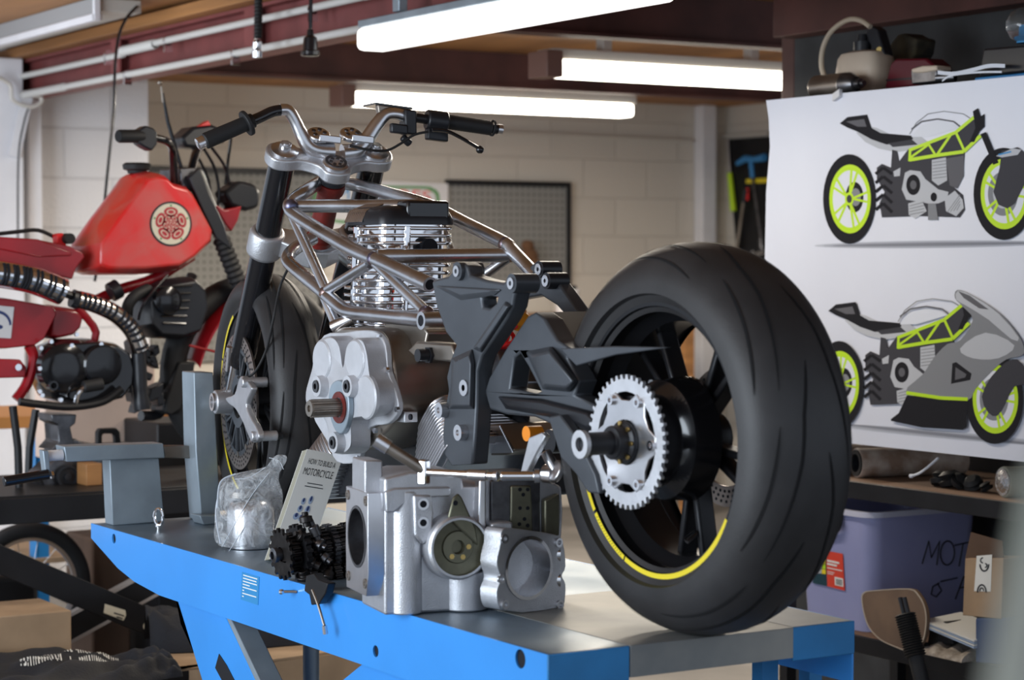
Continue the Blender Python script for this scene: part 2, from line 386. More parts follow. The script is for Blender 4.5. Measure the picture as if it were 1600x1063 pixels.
xg0=TX0+.155; xg1=TX1-.135
h=.052
build('end_plate',MB().abox(TX0-.004,xg0-.001,TY0-.006,TY0-.001,TZ-h-.01,TZ),m['blue_dark'],r,bevel=.0015)  # darker copy of the skirt blue, paints the shade on the end face
build('end_plate',MB().abox(xg1+.001,TX1+.004,TY0-.006,TY0-.001,TZ-h-.006,TZ),m['blue_dark'],r,bevel=.0015)
build('ramp_plate',MB().abox(xg0,xg1,TY0-.008,TY0-.001,TZ-h,TZ).abox(xg0,xg1,TY0-.008,TY0+.5,TZ,TZ+.0008),m['grey_worn'],r,bevel=.002)
build('top_overlay',MB().abox(xg1+.003,TX1-.003,TY0-.002,TY0+.5,TZ,TZ+.0007),m['table_grey'],r)
# instruction sticker on the skirt
pl=PX(TX0-.0050)
st=build('instruction_sticker',MB().prism(L([(378,894),(405,902),(403,946),(376,937)],pl),(.0008,0,0)),m['sign_blue'],r)
pl=PX(TX0-.0055); mb=MB()
for i,(t0,t1) in enumerate(((0,1),(0,.95),(0,1),(0,.5),(0,1),(0,.12),(0,1),(0,.12))):
    y=898+i*4.7; x=380-i*.25; w=22
    a=U(x+w*t0,y+t0*6,pl); b=U(x+w*t1,y+t1*6.5,pl); cc=b+V((0,0,-.0022)); dd=a+V((0,0,-.0022)); mb.flat([a,b,cc,dd])
build('print',mb,m['paper'],st)
# scissor legs
def leg(pts,x,th,M,n='scissor_leg'): return build(n,MB().prism(L(pts,PX(x)),(th,0,0)),M,r,bevel=.002)
def down(a,b,x,z=.05):
    A,B=U(*a,PX(x)),U(*b,PX(x)); t=(z-A.z)/(B.z-A.z); return A+(B-A)*t
def leg2(e0,e1,x,th,M,n='scissor_leg'):
    return build(n,MB().prism([U(*e0[0],PX(x)),U(*e1[0],PX(x)),down(*e1,x),down(*e0,x)],(th,0,0)),M,r,bevel=.002)
leg2(((273,925),(330,1110)),((345,950),(420,1110)),TX0+.02,.006,m['blue'])
leg2(((345,948),(420,1110)),((352,950),(428,1110)),TX0+.02,.05,m['blue_grey'],'leg_flange')
leg2(((276,940),(331,1110)),((283,975),(345,1110)),TX0+.028,.03,m['blue_grey'],'leg_flange')
leg2(((568,1036),(535,1063)),((700,1072),(640,1121)),TX0+.055,.03,m['blue'])
pk=build('leg_plate',MB().prism(L([(342,1022),(354,1040),(372,1075),(350,1070),(336,1044)],PX(TX0+.0185)),(.001,0,0)),m['black_satin'],r)
c=U(486,1000,PX(2.1)); build('support_rod',MB().cyl((c.x,c.y,0),(c.x,c.y,TZ-.01),.018),m['blue_grey'],r)
c=U(897,1046,PX(2.1)); build('support_rod',MB().cyl((c.x,c.y,0),(c.x,c.y,TZ-.01),.0075),m['chrome'],r)
for px,w in ((1212,.03),(1281,.024)):
    c=U(px,1046,PY(TY0+.12)); build('rear_leg',MB().abox(c.x-w,c.x+w*.2,c.y,c.y+.03,0,TZ-.01),m['blue_dark'],r)
build('base_frame',MB().abox(TX0,TX0+.05,3.0,4.9,0,.06).abox(TX1-.05,TX1,3.0,4.9,0,.06),m['blue'],r)
# eye bolt
c=U(248,830,PZ(TZ)); c.x=max(c.x,TX0+.012)
r=thing('eye_bolt','small zinc eye bolt standing in the far corner of the blue table','bolt',c)
c=V((c.x,c.y,TZ)); build('shank',MB().cyl(c,c+V((0,0,.012)),.0055,n=12).cyl(c+V((0,0,.01)),c+V((0,0,.014)),.009,n=16),m['chrome'],r)
build('ring',MB().tube([c+V((0,0,.033))+V((.55*math.cos(a)*.014,-.83*math.cos(a)*.014*0.6,.019*math.sin(a))) for a in [2*PI*j/20 for j in range(20)]],.004,8,wrap=True),m['chrome'],r)
# ---------------------------------------------------------------- the motorcycle on the lift
XB=2.18
YR=U(1090,690,PX(XB)).y; WR=V((XB,YR,TZ+.3325)); 
YF=U(416,618,PX(XB)).y; WF=V((XB,YF,TZ+.301))
bike=thing('motorcycle','unfinished custom motorcycle with bare steel trellis frame standing on the blue lift','motorcycle',(XB,(YR+YF)/2,TZ))
EX=V((1,0,0))
def wheel(c,ax,Ro,w,rr,rw,pre,ngr,tape):
    ax=V(ax).normalized(); _,u,v=basis(ax)
    rc=Ro-w*.42
    prof=[(rr-.012,-rw/2+.006),(rr+.004,-rw/2-.004),(rr+.016,-rw/2-.010)]
    N=18
    for i in range(N+1):
        a=-PI/2+PI*i/N
        r_=rc+(Ro-rc)*abs(math.cos(a))**.86; prof.append((r_,w/2*math.copysign(abs(math.sin(a))**.95,math.sin(a))))
    prof+=[(rr+.016,rw/2+.010),(rr+.004,rw/2+.004),(rr-.012,rw/2-.006)]
    mb=MB(); mb.lathe(prof,c,ax,120)
    # tread cuts
    mb.mi=1
    def S(th,a,dz=.0012):
        r_=rc+(Ro-rc)*abs(math.cos(a))**.86+dz; return c+(u*math.cos(th)+v*math.sin(th))*r_+ax*((w/2+dz)*math.copysign(abs(math.sin(a))**.95,math.sin(a)))
    st=2*PI/ngr
    for g in range(ngr):
        for sgn in (1,-1):
            for pat in ([(0,.10),(.30,.30),(.55,.36),(1.15,.66)],[(.35,.72),(.75,.90),(1.15,1.12)]):
                P=[]
                for (t0,a0),(t1,a1) in zip(pat,pat[1:]):
                    for k in range(10): q=k/10; P.append((t0+(t1-t0)*q,a0+(a1-a0)*q))
                P.append(pat[-1])
                pts=[(((t+ (0 if sgn>0 else .5))*st+g*st),a*sgn) for t,a in P]
                n=len(pts); A=[];B=[]
                for i,(t,a) in enumerate(pts):
                    ww=.0026*(1-abs(2*i/(n-1)-1)**4*.8)
                    A.append(mb.v(S(t,a-ww/(w/2)))); B.append(mb.v(S(t,a+ww/(w/2))))
                for i in range(n-1): mb.f([A[i],A[i+1],B[i+1],B[i]])
    ty=build(pre+'_tyre',mb,[m['tyre'],m['groove']],bike,ang=40)
    mb=MB(); h=rw/2
    mb.lathe([(rr+.008,-h),(rr+.008,-h-.004),(rr-.002,-h-.004),(rr-.006,-h+.006),(rr-.010,-h+.03),(rr-.028,-h*.4),(rr-.028,h*.4),(rr-.010,h-.03),(rr-.006,h-.006),(rr-.002,h+.004),(rr+.008,h+.004),(rr+.008,h)],c,ax,96)
    rim=build(pre+'_rim',mb,m['rim'],ty)
    _,uu,vv=basis(ax); mb=MB()
    for k in range(5):
        for da in (-.16,.16):
            a=2*PI*k/5+.3; d0=uu*math.cos(a)+vv*math.sin(a); d1=uu*math.cos(a+da)+vv*math.sin(a+da)
            mb.bar(c+d0*.03,c+d1*(rr-.02),.014,.035,ax)
    mb.cyl(c-ax*.045,c+ax*.045,.042)
    build('spokes',mb,m['rim'],ty,bevel=.004)
    mb=MB(); _,u,v=basis(ax)
    t=-h-.0048
    for a0,a1 in tape:
        # angle measured in the wheel plane, z up; drawn on the left side
        n=max(2,int((a1-a0)/.03)); up=V((0,0,1)); fw=ax.cross(up) # forward
        for i in range(n):
            q0=a0+(a1-a0)*i/n; q1=a0+(a1-a0)*(i+1)/n
            e0=up*math.sin(q0)-fw*math.cos(q0); e1=up*math.sin(q1)-fw*math.cos(q1)
            mb.flat([c+ax*t+e0*(rr-.003),c+ax*t+e1*(rr-.003),c+ax*t+e1*(rr+.0075),c+ax*t+e0*(rr+.0075)])
    return ty,mb
def tapes(lo,hi,gaps):
    return
DG=PI/180
ty,mb=wheel(WR,EX,.331,.205,.226,.165,'rear',7,[(a*DG,b*DG) for a,b in ((210,293),(294,322),(323.5,364))])
# dark letter strokes on the tape section
tp=build('rim_tape',mb,m['yellow'],ty)
def tapetext(c,ax,t,r0,a0,a1,n,par,M):
    mb=MB(); up=V((0,0,1)); fw=V(ax).cross(up); random.seed(7)
    for i in range(n):
        q=a0+(a1-a0)*i/n; dq=(a1-a0)/n*.5
        for s in ((0,1),(1,-1)) if i%3 else ((0,0),):
            e0=up*math.sin(q)-fw*math.cos(q); e1=up*math.sin(q+dq)-fw*math.cos(q+dq)
            k=.0005
            mb.flat([c+V(ax)*(t-k)+e0*(r0-.001),c+V(ax)*(t-k)+e0*(r0+.0006),c+V(ax)*(t-k)+e1*(r0+.006),c+V(ax)*(t-k)+e1*(r0+.0046)]); break
    return build('tape_lettering',mb,M,par)
tapetext(WR,EX,-.0825-.0049,.2243,296*DG,321*DG,16,tp,m['ink'])
h9=R(9); HD=V((math.sin(h9),math.cos(h9),0)); LT=V((math.cos(h9),-math.sin(h9),0))
fty,mb=wheel(WF,LT,.301,.125,.222,.092,'front',7,[(-75*DG,2*DG),(3*DG,23*DG),(24.5*DG,62*DG)])
# note: forward (left in view) is angle 180
tp=build('rim_tape',mb,m['yellow'],fty)
tapetext(WF,LT,-.046-.0049,.2203,4*DG,22*DG,17,tp,m['ink'])
# brake discs of the front wheel
def disc(c,ax,r,ri,par,n='brake_disc',car=True):
    ax=V(ax); mb=MB(); mb.lathe([(r,0),(r,.005),(ri,.005),(ri,0)],c-ax*.0025,ax,72,closed_prof=True)
    _,u,v=basis(ax); mb.mi=1
    for k in range(48):
        for q,rr in enumerate((.25,.5,.75)):
            a=2*PI*(k+q*.33)/48; p=c+(u*math.cos(a)+v*math.sin(a))*(ri+(r-ri)*rr)
            mb.cyl(p-ax*.0031,p+ax*.0031,.0028,n=8)
    d=build(n,mb,[m['disc'],m['hole']],par)
    if car:
        mb=MB(); mb.lathe([(.062,0),(.062,.008),(.04,.008),(.04,0)],c-ax*.004,ax,40,closed_prof=True)
        for k in range(10):
            a=2*PI*k/10; d0=u*math.cos(a)+v*math.sin(a)
            for s in (-.16,.16):
                d1=u*math.cos(a+s)+v*math.sin(a+s); mb.bar(c+d0*.055,c+d1*(ri+.004),.006,.006,ax)
        mb.lathe([(ri+.006,0),(ri+.006,.006),(ri-.004,.006),(ri-.004,0)],c-ax*.003,ax,60,closed_prof=True)
        build('disc_carrier',mb,m['cast_grey'],d)
        mb=MB()
        for k in range(10):
            a=2*PI*(k+.5)/10; p=c+(u*math.cos(a)+v*math.sin(a))*(ri+.003); mb.cyl(p-ax*.005,p+ax*.005,.007,n=14)
        build('disc_bobbins',mb,m['alu_dull'],d)
    return d
disc(WF-LT*.066,LT,.16,.122,fty); disc(WF+LT*.066,LT,.16,.122,fty)
build('front_axle',MB().cyl(WF-LT*.125,WF+LT*.125,.0135).pipe(WF-LT*.132,WF-LT*.124,.021,.014),m['alu'],bike)
# ---- forks
S0=U(517,240,PX(XB))
PLl=PN(S0-LT*.105,LT)
lt,lb=U(443,244,PLl),U(377,566,PLl); AX=(lt-lb).normalized(); foot=U(360,605,PLl)
off=LT*.21
for sd,o in (('l',V((0,0,0))),('r',off)):
    f=build('fork_leg',MB().lathe([(0,0),(.027,0),(.0275,.004),(.0275,.05),(.026,.06),(.026,.62),(0,.62)] if False else [(0,-.002),(.030,-.002),(.0325,.003),(.0325,.045),(.0305,.055),(.0295,(lt-lb).length+.012),(0,(lt-lb).length+.012)],lb+o,AX,28),m['black_gloss'],bike)
    build('fork_slider',MB().cyl(lb+o-AX*.15,lb+o+AX*.01,.024,n=28),m['chrome'],f)
    b0=lb+o-AX*.085
    mb=MB().lathe([(0,0),(.018,0),(.026,.012),(.027,.04),(.031,.046),(.031,.058),(.024,.064),(.0215,.064)],b0-AX*.07,AX,24)
    ax0=WF+ (LT*-.105 if sd=='l' else LT*.105)
    mb.loft([[b0-AX*.02+LT*x*.018+HD*y*.025 for x,y in ((-1,-1),(1,-1),(1,1),(-1,1))],[ax0+LT*x*.016+HD*y*.027 for x,y in ((-1,-1),(1,-1),(1,1),(-1,1))]])
    mb.cyl(ax0-LT*.02,ax0+LT*.02,.028)
    build('fork_foot',mb,m['alu_cast'],f,bevel=.004)
    # caliper mount, an arched bracket with two bosses
    xs=-.112 if sd=='l' else .112; pl=PN(WF+LT*xs,LT)
    if sd=='l':
        oo=cr([(372,596),(378,588),(392,604),(392,612),(384,632),(390,650),(400,668),(404,684),(396,692),(388,682),(380,662),(368,640),(358,632),(352,622),(366,616)],3)
        mb=MB().prism(L([tuple(p) for p in oo],pl),LT*.014)
        for q in ((384,598),(399,682)):
            p=U(q[0],q[1],pl); mb.cyl(p-LT*.010,p+LT*.05,.0115)
        br=build('caliper_bracket',mb,m['alu_cast'],f,bevel=.003)
        mb=MB()
        for q in ((384,598),(399,682)):
            p=U(q[0],q[1],pl); mb.cyl(p+LT*.05,p+LT*.062,.0075)
        build('bracket_bolts',mb,m['black_satin'],br)
        a=U(355,580,pl); b=U(358,550,pl); build('reflector_stud',MB().cyl(a,b,.0045,n=12).cyl(b,b+(b-a)*.25,.007,n=12),m['alu'],f)
# top clamp
Mt=lt+off/2; G=LT.cross(AX).normalized()
if G.y<0: G=-G
def cp(pts,base): return [base+LT*a+G*b for a,b in pts]
o1=[(-.146,0),(-.135,.03),(-.105,.038),(-.075,.022),(-.03,.010),(.03,.010),(.075,.022),(.105,.038),(.135,.03),(.146,0),(.135,-.03),(.105,-.038),(.075,-.034),(.04,-.05),(.027,-.077),(0,-.086),(-.027,-.077),(-.04,-.05),(-.075,-.034),(-.105,-.038),(-.135,-.03)]
o1=[(p.x,p.y) for p in cr([V((a,b)) for a,b in o1],3)]
tc_=build('top_clamp',MB().prism(cp(o1,Mt-AX*.016),AX*.028),m['alu_cast'],bike,bevel=.004)
for s in (-1,1):
    c0=Mt+LT*.105*s+AX*.012
    build('fork_cap',MB().lathe([(.031,0),(.031,.006),(.022,.009),(.013,.010),(.013,.02),(.008,.02),(.008,.024),(0,.024)],c0,AX,32).lathe([(.0135,.01),(.0135,.022),(0,.022)],c0,AX,6),m['alu'],tc_)
c0=Mt-G*.048+AX*.012
build('stem_nut',MB().lathe([(.030,0),(.030,.006),(.026,.009),(.0,.009)],c0,AX,32),m['alu'],tc_)
mb=MB(); mb.lathe([(.024,.0092),(.024,.0105),(.018,.0105),(.018,.0092)],c0,AX,32)
for k in range(6): 
    a=PI*k/3; mb.cyl(c0+AX*.009+(LT*math.cos(a)+G*math.sin(a))*.012,c0+AX*.0108+(LT*math.cos(a)+G*math.sin(a))*.012,.004,n=10)
build('stem_nut_engraving',mb,m['gun'],tc_)
# lower clamp
q=U(418,385,PLl); tq=(q-lt).dot(AX); Ml=Mt+AX*tq
build('lower_clamp',MB().lathe([(.036,-.033),(.041,-.028),(.041,.022),(.036,.033),(.027,.033)],Ml-LT*.105,AX,32).lathe([(.036,-.033),(.041,-.028),(.041,.022),(.036,.033),(.027,.033)],Ml+LT*.105,AX,32)
  .prism(cp([(-.085,.03),(-.05,.018),(.05,.018),(.085,.03),(.085,-.03),(.05,-.055),(.02,-.075),(-.02,-.075),(-.05,-.055),(-.085,-.03)],Ml-AX*.02),AX*.045),m['alu_cast'],bike,bevel=.004)
# head tube (red) with black collar
ht=Mt-G*.048-AX*.035; hb=ht-AX*.165
build('head_tube',MB().lathe([(.026,0),(.026,.165),(0,.165)],hb,AX,36).lathe([(.031,-.0),(.033,.012),(.031,.024),(.026,.024)],ht-AX*.024,AX,36).lathe([(.026,0),(.030,0),(.031,.012),(.026,.014)],hb,AX,36),m['red_oxide'],bike)
build('headset_collar',MB().lathe([(.026,0),(.030,.002),(.030,.012),(.024,.02),(0,.02)],ht+AX*.001,AX,30),m['black_satin'],bike)
# ---- handlebars
PB=PN(Mt-G*.02,HD)
def bp_(pts,n=5): return cr([U(a,b,PB) for a,b in pts],n,False)
P=bp_([(520,238),(498,236),(482,228),(471,210),(460,187),(450,173),(438,172)])
build('handlebar_riser',MB().tube(P,[.021+(.0135-.021)*min(1,i/(len(P)*.6)) for i in range(len(P))],14),m['alu'],bike)
P=bp_([(535,240),(556,236),(572,220),(588,196),(602,180),(618,178),(632,182)])
build('handlebar_riser',MB().tube(P,[.021+(.0145-.021)*min(1,i/(len(P)*.6)) for i in range(len(P))],14),m['alu'],bike)
for px in (498,549):
    c0=U(px,210,PB); mb=MB().lathe([(.026,0),(.026,.008),(.021,.011),(0,.011)],c0-AX*.006,AX,32).bar(U(px-4,216,PB)-HD*.01,U(px+30,220,PB)-HD*.01,.03,.016)
    cl=build('bar_clamp',mb,m['alu'],bike,bevel=.002)
    mb=MB()
    for k in range(5):
        a=2*PI*k/5; d=LT*math.cos(a)+G*math.sin(a); mb.cyl(c0+AX*.004+d*.013,c0+AX*.0065+d*.013,.005,n=12)
    build('clamp_engraving',mb,m['gun'],cl)
P=bp_([(440,172),(425,175),(408,183),(392,190)]); lbar=build('left_bar',MB().tube(P,.0125,16),m['black_gloss'],bike)
lg=build('left_grip',MB().tube([U(396,188,PB),U(320,221,PB)],[.0165,.018],20).tube([U(389,191,PB),U(383,194,PB)],[.029,.029],24),m['black_rub'],bike,bevel=.002)
a,b=U(321,220,PB),U(309,226,PB); build('bar_end',MB().lathe([(0,0),(.013,0),(.014,.003),(.014,(b-a).length),(.008,(b-a).length+.002),(0,(b-a).length)],a,b-a,20).cyl(b,b+(b-a)*.1,.006),m['alu'],lg)
build('right_bar',MB().tube([U(628,181,PB),U(780,203,PB)],.011,16),m['black_satin'],bike)
rg=build('right_grip',MB().lathe([(.0165+(.0007 if i%2 else 0),i*.0035) for i in range(32)],U(697,190,PB),U(772,201,PB)-U(697,190,PB),20).lathe([(.0165,0),(.019,.001),(.019,.005),(.0165,.006)],U(768,200,PB),U(780,202,PB)-U(768,200,PB),20),m['black_rub'],bike)
a=U(777,202,PB); b=U(784,203,PB); build('bar_end',MB().cyl(a,b,.012,n=20),m['alu'],rg)
d=(U(700,190,PB)-U(670,186,PB)).normalized(); a=U(666,187,PB)
build('throttle_housing',MB().cyl(a,a+d*.05,.0235,n=28).box(a+V((0,0,-.045))-HD*.012,d*.05,HD*.026,V((0,0,.03))),m['black_satin'],bike,bevel=.004)
a=U(628,182,PB)
build('switch_housing',MB().box(a-HD*.024-V((0,0,.04)),d*.028,HD*.045,V((0,0,.055))).box(a-HD*.03-d*.035-V((0,0,.042)),d*.04,HD*.02,V((0,0,.022))).cyl(a-V((0,0,.045)),a-V((0,0,.06))+d*.02,.009,n=12),m['black_satin'],bike,bevel=.004)
P=[U(668,204,PB)-HD*.03,U(688,206,PB)-HD*.035,U(710,216,PB)-HD*.035,U(738,232,PB)-HD*.035]
lv=build('brake_lever',MB().tube(cr(P,4,False),[.007]*4+[.0062]*9,10,sq=.7).ball(U(741,235,PB)-HD*.035,.0095),m['black_gloss'],bike)
build('brake_cable',MB().tube(cr([U(540,229,PB)-HD*.03,U(570,236,PB)-HD*.04,U(598,236,PB)-HD*.03,U(620,225,PB)-HD*.03,U(640,212,PB)-HD*.03,U(662,207,PB)-HD*.03],6,False),.003,8),m['black_rub'],bike)
mb=MB().prism([U(590,163,PB),U(643,171,PB),U(644,180,PB),U(592,178,PB)],HD*.02)
pb_=build('display_mount',mb,m['alu_dull'],bike,bevel=.003)
build('display_plate',MB().prism([U(587,160,PB),U(645,168,PB),U(645,171,PB),U(587,163,PB)],HD*.09),m['black_gloss'],pb_)
# ---- trellis frame
def T3(pts): return [U(a,b,PX(x)) for a,b,x in pts]
def ft(pts,r=.0145,n=4,sm=True,hollow=False):
    P=T3(pts); P=cr(P,n,False) if sm else P
    return P
fr=MB()
def addt(pts,r=.0148,sm=True): fr.tube(ft(pts,sm=sm),r,16)
Lx,Rx=2.06,2.31
PA=ft([(503,283,2.165),(474,301,2.10),(455,316,Lx+.01),(453,326,Lx),(466,339,Lx),(525,375,Lx),(560,394,Lx),(600,411,Lx),(660,440,Lx)],n=5)
fr.tube(PA,.0148,16)
e1,e0=U(672,445,PX(Lx)),U(655,437,PX(Lx)); fr.pipe(e0,e1,.0152,.0105)
PBt=ft([(490,372,2.15),(462,388,2.10),(450,401,Lx+.005),(452,411,Lx),(468,426,Lx),(500,452,Lx),(532,480,Lx),(548,488,Lx),(580,492,Lx),(650,499,Lx)],n=5)
fr.tube(PBt,.0148,16)
fr.cyl(U(636,497,PX(Lx)),U(672,501,PX(Lx)),.0153)
cE=U(673,501,PX(Lx)); dE=(U(673,501,PX(Lx))-U(660,503,PX(Lx+.05))).normalized()
e2=cE+V((-.02,-.0,0)); fr.pipe(cE+V((.05,0,0)),cE+V((-.022,0,0)),.0175,.011)
for a in ([(458,322,Lx+.01),(668,322,Rx)],[(590,401,Lx),(795,399,Rx)]): addt(a,.0145,False)
addt([(456,334,Lx),(512,458,Lx)],.0115,False)
addt([(504,458,Lx),(578,412,Lx)],.0115,False)
addt([(588,412,Lx),(664,486,Lx)],.0115,False)
addt([(506,462,Lx),(524,505,Lx)],.0105,False)
addt([(520,512,Lx-.01),(552,497,Lx+.02)],.014,False)
addt([(530,285,2.21),(560,290,2.25),(600,301,Rx-.03),(672,322,Rx),(730,351,Rx),(788,380,Rx),(800,392,Rx),(838,432,Rx)],.0148)
addt([(690,345,Rx),(722,440,Rx)],.007,False)
addt([(795,402,Rx),(745,438,Rx-.03)],.012,False)
addt([(505,372,2.2),(560,420,Rx),(640,470,Rx),(740,480,Rx)],.0148)
addt([(600,305,Rx-.03),(570,425,Rx)],.0115,False)
addt([(690,345,Rx),(650,470,Rx)],.0115,False)
fm=build('trellis_frame',fr,m['steel_tube'],bike); D('weld',(.30,.19,.13),.9,.35,c2=(.16,.17,.28),vs=30)
for px,py,x in ((665,322,Rx),(790,382,Rx),(585,405,Lx),(510,458,Lx),(455,322,Lx),(666,490,Lx)):
    p=U(px,py,PX(x)); build('weld_joint',MB().ball(p,.0165,n=14),m['weld'],fm)
e=MB(); e.cyl(e1-(e1-e0).normalized()*.02,e1-(e1-e0).normalized()*.001,.0106,n=20); e.cyl(cE,cE+V((-.021,0,0)),.0112,n=20); build('tube_opening',e,m['hole'],fm)
# ---- engine
EXF=1.99
pc_=PX(EXF)
oc=cr([(491,554),(495,536),(506,528),(520,526),(530,540),(536,575),(541,545),(549,532),(560,528),(569,533),(575,554),(579,586),(588,606),(589,627),(583,645),(568,652),(550,657),(549,683),(548,700),(538,710),(522,708),(513,697),(513,674),(505,652),(489,647),(479,631),(478,613),(483,593),(488,575)],3)
oc=[tuple(p) for p in oc]
def sc(pts,cx,cy,k): return [(cx+(x-cx)*k,cy+(y-cy)*k) for x,y in pts]
A=L(oc,PX(EXF+.006)); B0=L(sc(oc,532,612,.965),PX(EXF)); B1=[p+V((.044,0,0)) for p in A]
cv=build('engine_cover',MB().loft([B0,A,B1]),m['alu_white'],bike,ang=50,bevel=.002)
for (px,py),r_ in (((504,562),.040),((556,562),.040),((573,621),.044)):
    c0=U(px,py,pc_); build('cover_boss',MB().lathe([(r_*1.0,.004),(r_*.96,-.0015),(r_*.90,-.0015),(r_*.88,.000),(r_*.86,-.0015),(0,-.0015)],c0+V((-.001,0,0)),(1,0,0),40) if False else MB().lathe([(r_,.006),(r_,-.001),(r_*.93,-.004),(0,-.004)],c0,(1,0,0),40),m['alu_white'],cv)
for px,py in ((494,604),(542,604),(520,692)):
    c0=U(px,py,PX(EXF-.018)); b=build('cover_bolt_boss',MB().lathe([(.024,.03),(.021,.0),(.0135,0),(.0135,.008)],c0,(1,0,0),28),m['alu_white'],cv)
    build('cover_bolt',MB().lathe([(.0135,0.004),(.0125,-.003),(.006,-.003),(.005,.004),(0,.004)],c0,(1,0,0),20),m['black_gloss'],cv)
fl=cr([(517,602),(527,594),(536,599),(543,615),(545,640),(541,664),(533,678),(523,672),(515,650),(513,622)],3)
fg=build('seal_flange',MB().prism([L([tuple(p) for p in fl],PX(EXF-.012))],(.012,0,0)),m['blue_grey'],cv,bevel=.002)
c0=U(529,637,PX(EXF-.014)); build('shaft_seal',MB().lathe([(.032,.004),(.032,-.001),(.02,-.001)],c0,(1,0,0),32),m['red_oxide'],fg)
mb=MB(); mb.gear(c0+V((-.062,0,0)),(1,0,0),.0185,0,.075,14,.0025); mb.lathe([(.016,0),(.016,-.004),(.007,-.004),(.006,.004),(0,.004)],c0+V((-.062,0,0)),(1,0,0),24)
build('output_shaft',mb,m['alu_dull'],bike)
fb=cr([(486,560),(500,524),(530,520),(560,516),(583,520),(596,540),(600,580),(611,610),(616,640),(600,662),(572,668),(560,700),(550,722),(520,722),(505,690),(480,640)],3)
build('case_flange',MB().prism([L([(p.x+6,p.y) for p in fb],PX(EXF+.045))],(.012,0,0)),m['alu_white'],bike,bevel=.002)
for px,py in ((594,566),(598,578),(580,673),(553,716),(586,527),(614,640)):
    p=U(px+6,py,PX(EXF+.043)); build('flange_bolt',MB().lathe([(.006,.004),(.006,-.003),(0,-.003)],p,(1,0,0),6),m['chrome'],bike)
bd=cr([(500,545),(520,512),(560,508),(596,515),(612,550),(620,600),(624,640),(612,668),(590,690),(560,708),(525,700),(500,640)],3)
bdp=L(sc([tuple(p) for p in bd],566,604,.96),PX(EXF+.0575))
build('crankcase_body',MB().prism(bdp,(.27,0,0)),m['alu_dull'],bike,bevel=.006)
p=L([(600,505),(655,500),(668,520),(660,560),(640,575),(600,560)],PX(2.10)); build('mounting_lug',MB().prism(p,(.12,0,0)),m['alu_dull'],bike,bevel=.004)
p=L([(636,548),(650,534),(705,538),(712,560),(706,566),(650,560)],PX(2.06)); mt=build('engine_mount',MB().prism(p,(.05,0,0)),m['alu_dull'],bike,bevel=.004)
c0=U(672,555,PX(2.06)); build('mount_bolt',MB().cyl(c0,c0-V((.028,0,0)),.0125,n=20).cyl(c0-V((.0,0,0)),c0-V((.006,0,0)),.017,n=6),m['black_satin'],mt)
c0=U(636,651,PX(2.07)); lg_=build('bolt_lug',MB().cbox(c0,(.03,0,0),(0,.035,0),(0,0,.022)),m['alu_cast'],bike,bevel=.002)
build('lug_hole',MB().cyl(U(640,652,PX(2.0545)),U(640,652,PX(2.0545))+V((.004,0,0)),.006),m['hole'],lg_)
# finned cylinders
def rsq(c,u,v,a,b,rr,n=5):
    P=[]
    for sx,sy,a0 in ((1,1,0),(-1,1,1),(-1,-1,2),(1,-1,3)):
        for k in range(n+1):
            t=PI/2*(a0+k/n); P.append(c+u*(sx*(a-rr)+rr*math.cos(t))+v*(sy*(b-rr)+rr*math.sin(t)))
    return P
def finstack(name,c0,ax,u,v,n,sp,a,b,rr,M,core=.72,th=.0045,prof=None,par=None):
    ax,u,v=V(ax).normalized(),V(u),V(v); mb=MB()
    k0,k1=(prof(0),prof(1)) if prof else (1,1)
    mb.loft([rsq(c0,u,v,a*core*k0,b*core*k0,rr*k0),rsq(c0+ax*sp*n,u,v,a*core*k1,b*core*k1,rr)])
    for i in range(n):
        k=prof(i/(n-1)) if prof else 1; c=c0+ax*sp*(i+.5)
        mb.loft([rsq(c-ax*th/2,u,v,a*k*.985,b*k*.985,rr),rsq(c-ax*th*.3,u,v,a*k,b*k,rr),rsq(c+ax*th*.3,u,v,a*k,b*k,rr),rsq(c+ax*th/2,u,v,a*k*.985,b*k*.985,rr)])
    return build(name,mb,M,par or bike,ang=60)
cb=U(619,512,PX(2.185)); ct=U(625,352,PX(2.185)); axc=(ct-cb); hh=axc.length; 
cyl=finstack('upper_cylinder',cb,axc,(1,0,0),(0,1,0),14,hh/14,.092,.092,.03,m['chrome'],core=.86,th=.0078,prof=lambda t:1 if t<.5 else .96)
mb=MB()
for ux,uy in ((-.089,.03),(-.03,-.089)): mb.tube([cb+V((ux,uy,0)),cb+axc*.98+V((ux*.97,uy*.97,0))],.007,10)
build('cylinder_studs',mb,m['chrome'],cyl)
c0=U(661,377,PX(2.105)); d=V((-.6,-.8,0)); build('plug_hole',MB().cyl(cb+axc*.78+V((.02,-.07,0)),cb+axc*.78+V((.02,-.097,0)),.019),m['hole'],cyl)
hc=ct
mb=MB(); rings=[]
for k,(s,z) in enumerate(((1,0),(1,.012),(.94,.026),(.8,.036),(.5,.041))):
    rings.append(rsq(hc+V((0,0,z)),V((1,0,0)),V((0,1,0)),.088*s,.09*s,.028*s))
mb.loft(rings)
hd=build('cylinder_head',mb,m['black_satin'],bike,ang=50)
mb=MB()
for k in range(10): mb.tube([hc+V((-.092,.0+k*.008,.006)),hc+V((-.08,.0+k*.008,.03)),hc+V((-.04,.0+k*.008,.044))],.0022,6)
build('head_ribs',mb,m['alu'],hd)
mb=MB().box(hc+V((-.03,-.088,.008)),(.10,0,0),(0,.05,0),(0,0,.042)); rk=build('rocker_cover',mb,m['black_gloss'],hd,bevel=.006)
